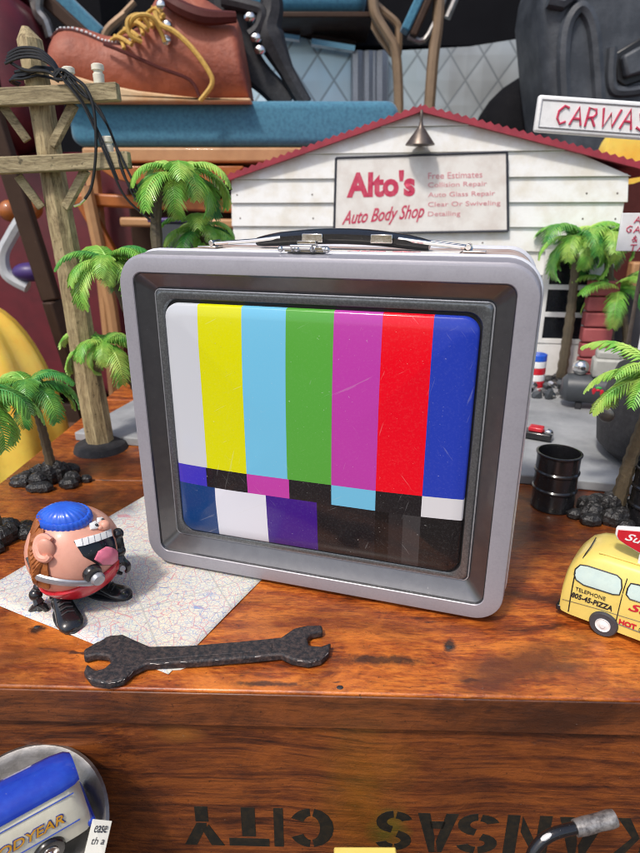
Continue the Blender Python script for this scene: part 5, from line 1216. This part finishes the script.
dc2 = bgroot('dark_crate', 'dark blue grey plastic crate behind the palms left of the shop', 'crate', 175, 236, 78)
m = MB(); a_, b_ = lp(dc2, 150, 222), lp(dc2, 192, 262); m.box(((a_.x + b_.x) / 2, 4, (a_.z + b_.z) / 2), (b_.x - a_.x, 8, a_.z - b_.z)); m.build('case', 'tank', dc2, bevel=.4)
m = MB(); m.box(((a_.x + b_.x) / 2, 4, a_.z + .2), (b_.x - a_.x + .5, 8.5, .5)); m.build('rim', 'plumpl', dc2, bevel=.15)
m = MB(); m.box(((a_.x + b_.x) / 2, 4, (b_.z - 75 - aty(175, 236, 78).z) / 2), (b_.x - a_.x - 2, 6, b_.z + 75 + aty(175, 236, 78).z - .1)); m.build('stand', 'darkbrown', dc2)
yo = bgroot('yellow_tape_roll', 'small orange yellow object showing under the carwash sign', 'object', 628, 155, 80)
m = MB(); m.lathe([(1.5, -1), (3.4, -1), (3.5, 0), (3.4, 1), (1.5, 1)], (0, 0, 0), RX(math.pi / 2), 28); m.build('roll', 'yellow', yo)
bc = bgroot('brown_cabinet', 'dark reddish brown cabinet beyond the right end of the shop', 'cabinet', 660, 260, 92)
m = MB(); a_, b_ = lp(bc, 628, 150), lp(bc, 800, 520); m.box(((a_.x + b_.x) / 2, 8, (a_.z + b_.z) / 2), (b_.x - a_.x, 14, a_.z - b_.z)); m.build('case', 'collar', bc, bevel=.4)
m = MB(); a_, b_ = lp(bc, 632, 262), lp(bc, 700, 292); m.box(((a_.x + b_.x) / 2, .5, (a_.z + b_.z) / 2), (b_.x - a_.x, 2, a_.z - b_.z)); m.build('drawer_front', 'tan', bc, bevel=.3)
# dark tent wall closes the stall behind
tw = root('tent_wall', 'dark canvas tent wall closing the stall behind everything', 'tent wall', (0, 185, -75)); m = MB(); vs = []; fs = []
NX = 90
for i in range(NX + 1):
    x = -260 + 520 * i / NX; y = 3 * math.sin(i * .9) + 1.5 * math.sin(i * 2.3)
    vs += [Vector((x, y, 0)), Vector((x, y, 210)), Vector((x, y + 1, 210)), Vector((x, y + 1, 0))]
for i in range(NX):
    a = i * 4; b_ = a + 4; fs += [(a, b_, b_ + 1, a + 1), (a + 2, b_ + 2, b_ + 3, a + 3), (a + 1, b_ + 1, b_ + 2, a + 2)]
m.add(vs, fs); m.build('canvas', 'canvas', tw)

# ================================================================== light
SUN_EL, SUN_AZ = R(56), R(215)          # azimuth clockwise from +Y: behind the camera, to its left
w = bpy.data.worlds.new('World'); scene.world = w; w.use_nodes = True
nt = w.node_tree; nt.nodes.clear()
sky = nt.nodes.new('ShaderNodeTexSky'); sky.sky_type = 'NISHITA'; sky.sun_disc = False
sky.sun_elevation = SUN_EL; sky.sun_rotation = SUN_AZ; sky.air_density = 1.0; sky.dust_density = 3.0; sky.ozone_density = .6
bg = nt.nodes.new('ShaderNodeBackground'); bg.inputs[1].default_value = .135; wo = nt.nodes.new('ShaderNodeOutputWorld')
nt.links.new(sky.outputs[0], bg.inputs[0]); nt.links.new(bg.outputs[0], wo.inputs[0])
sl_ = bpy.data.lights.new('sun', 'SUN'); sl_.energy = 2.0; sl_.angle = R(6); sl_.color = (1, .95, .88)
so2 = bpy.data.objects.new('sun', sl_); COL.objects.link(so2)
dsun = Vector((math.sin(SUN_AZ) * math.cos(SUN_EL), math.cos(SUN_AZ) * math.cos(SUN_EL), math.sin(SUN_EL)))
so2.rotation_euler = dsun.to_track_quat('Z', 'Y').to_euler(); so2.location = (0, 0, 3)
scene.cycles.filter_width = 1.05
vs_ = scene.view_settings; vs_.view_transform = 'Standard'; vs_.look = 'None'; vs_.gamma = 1; vs_.exposure = 0.30; vs_.use_curve_mapping = False
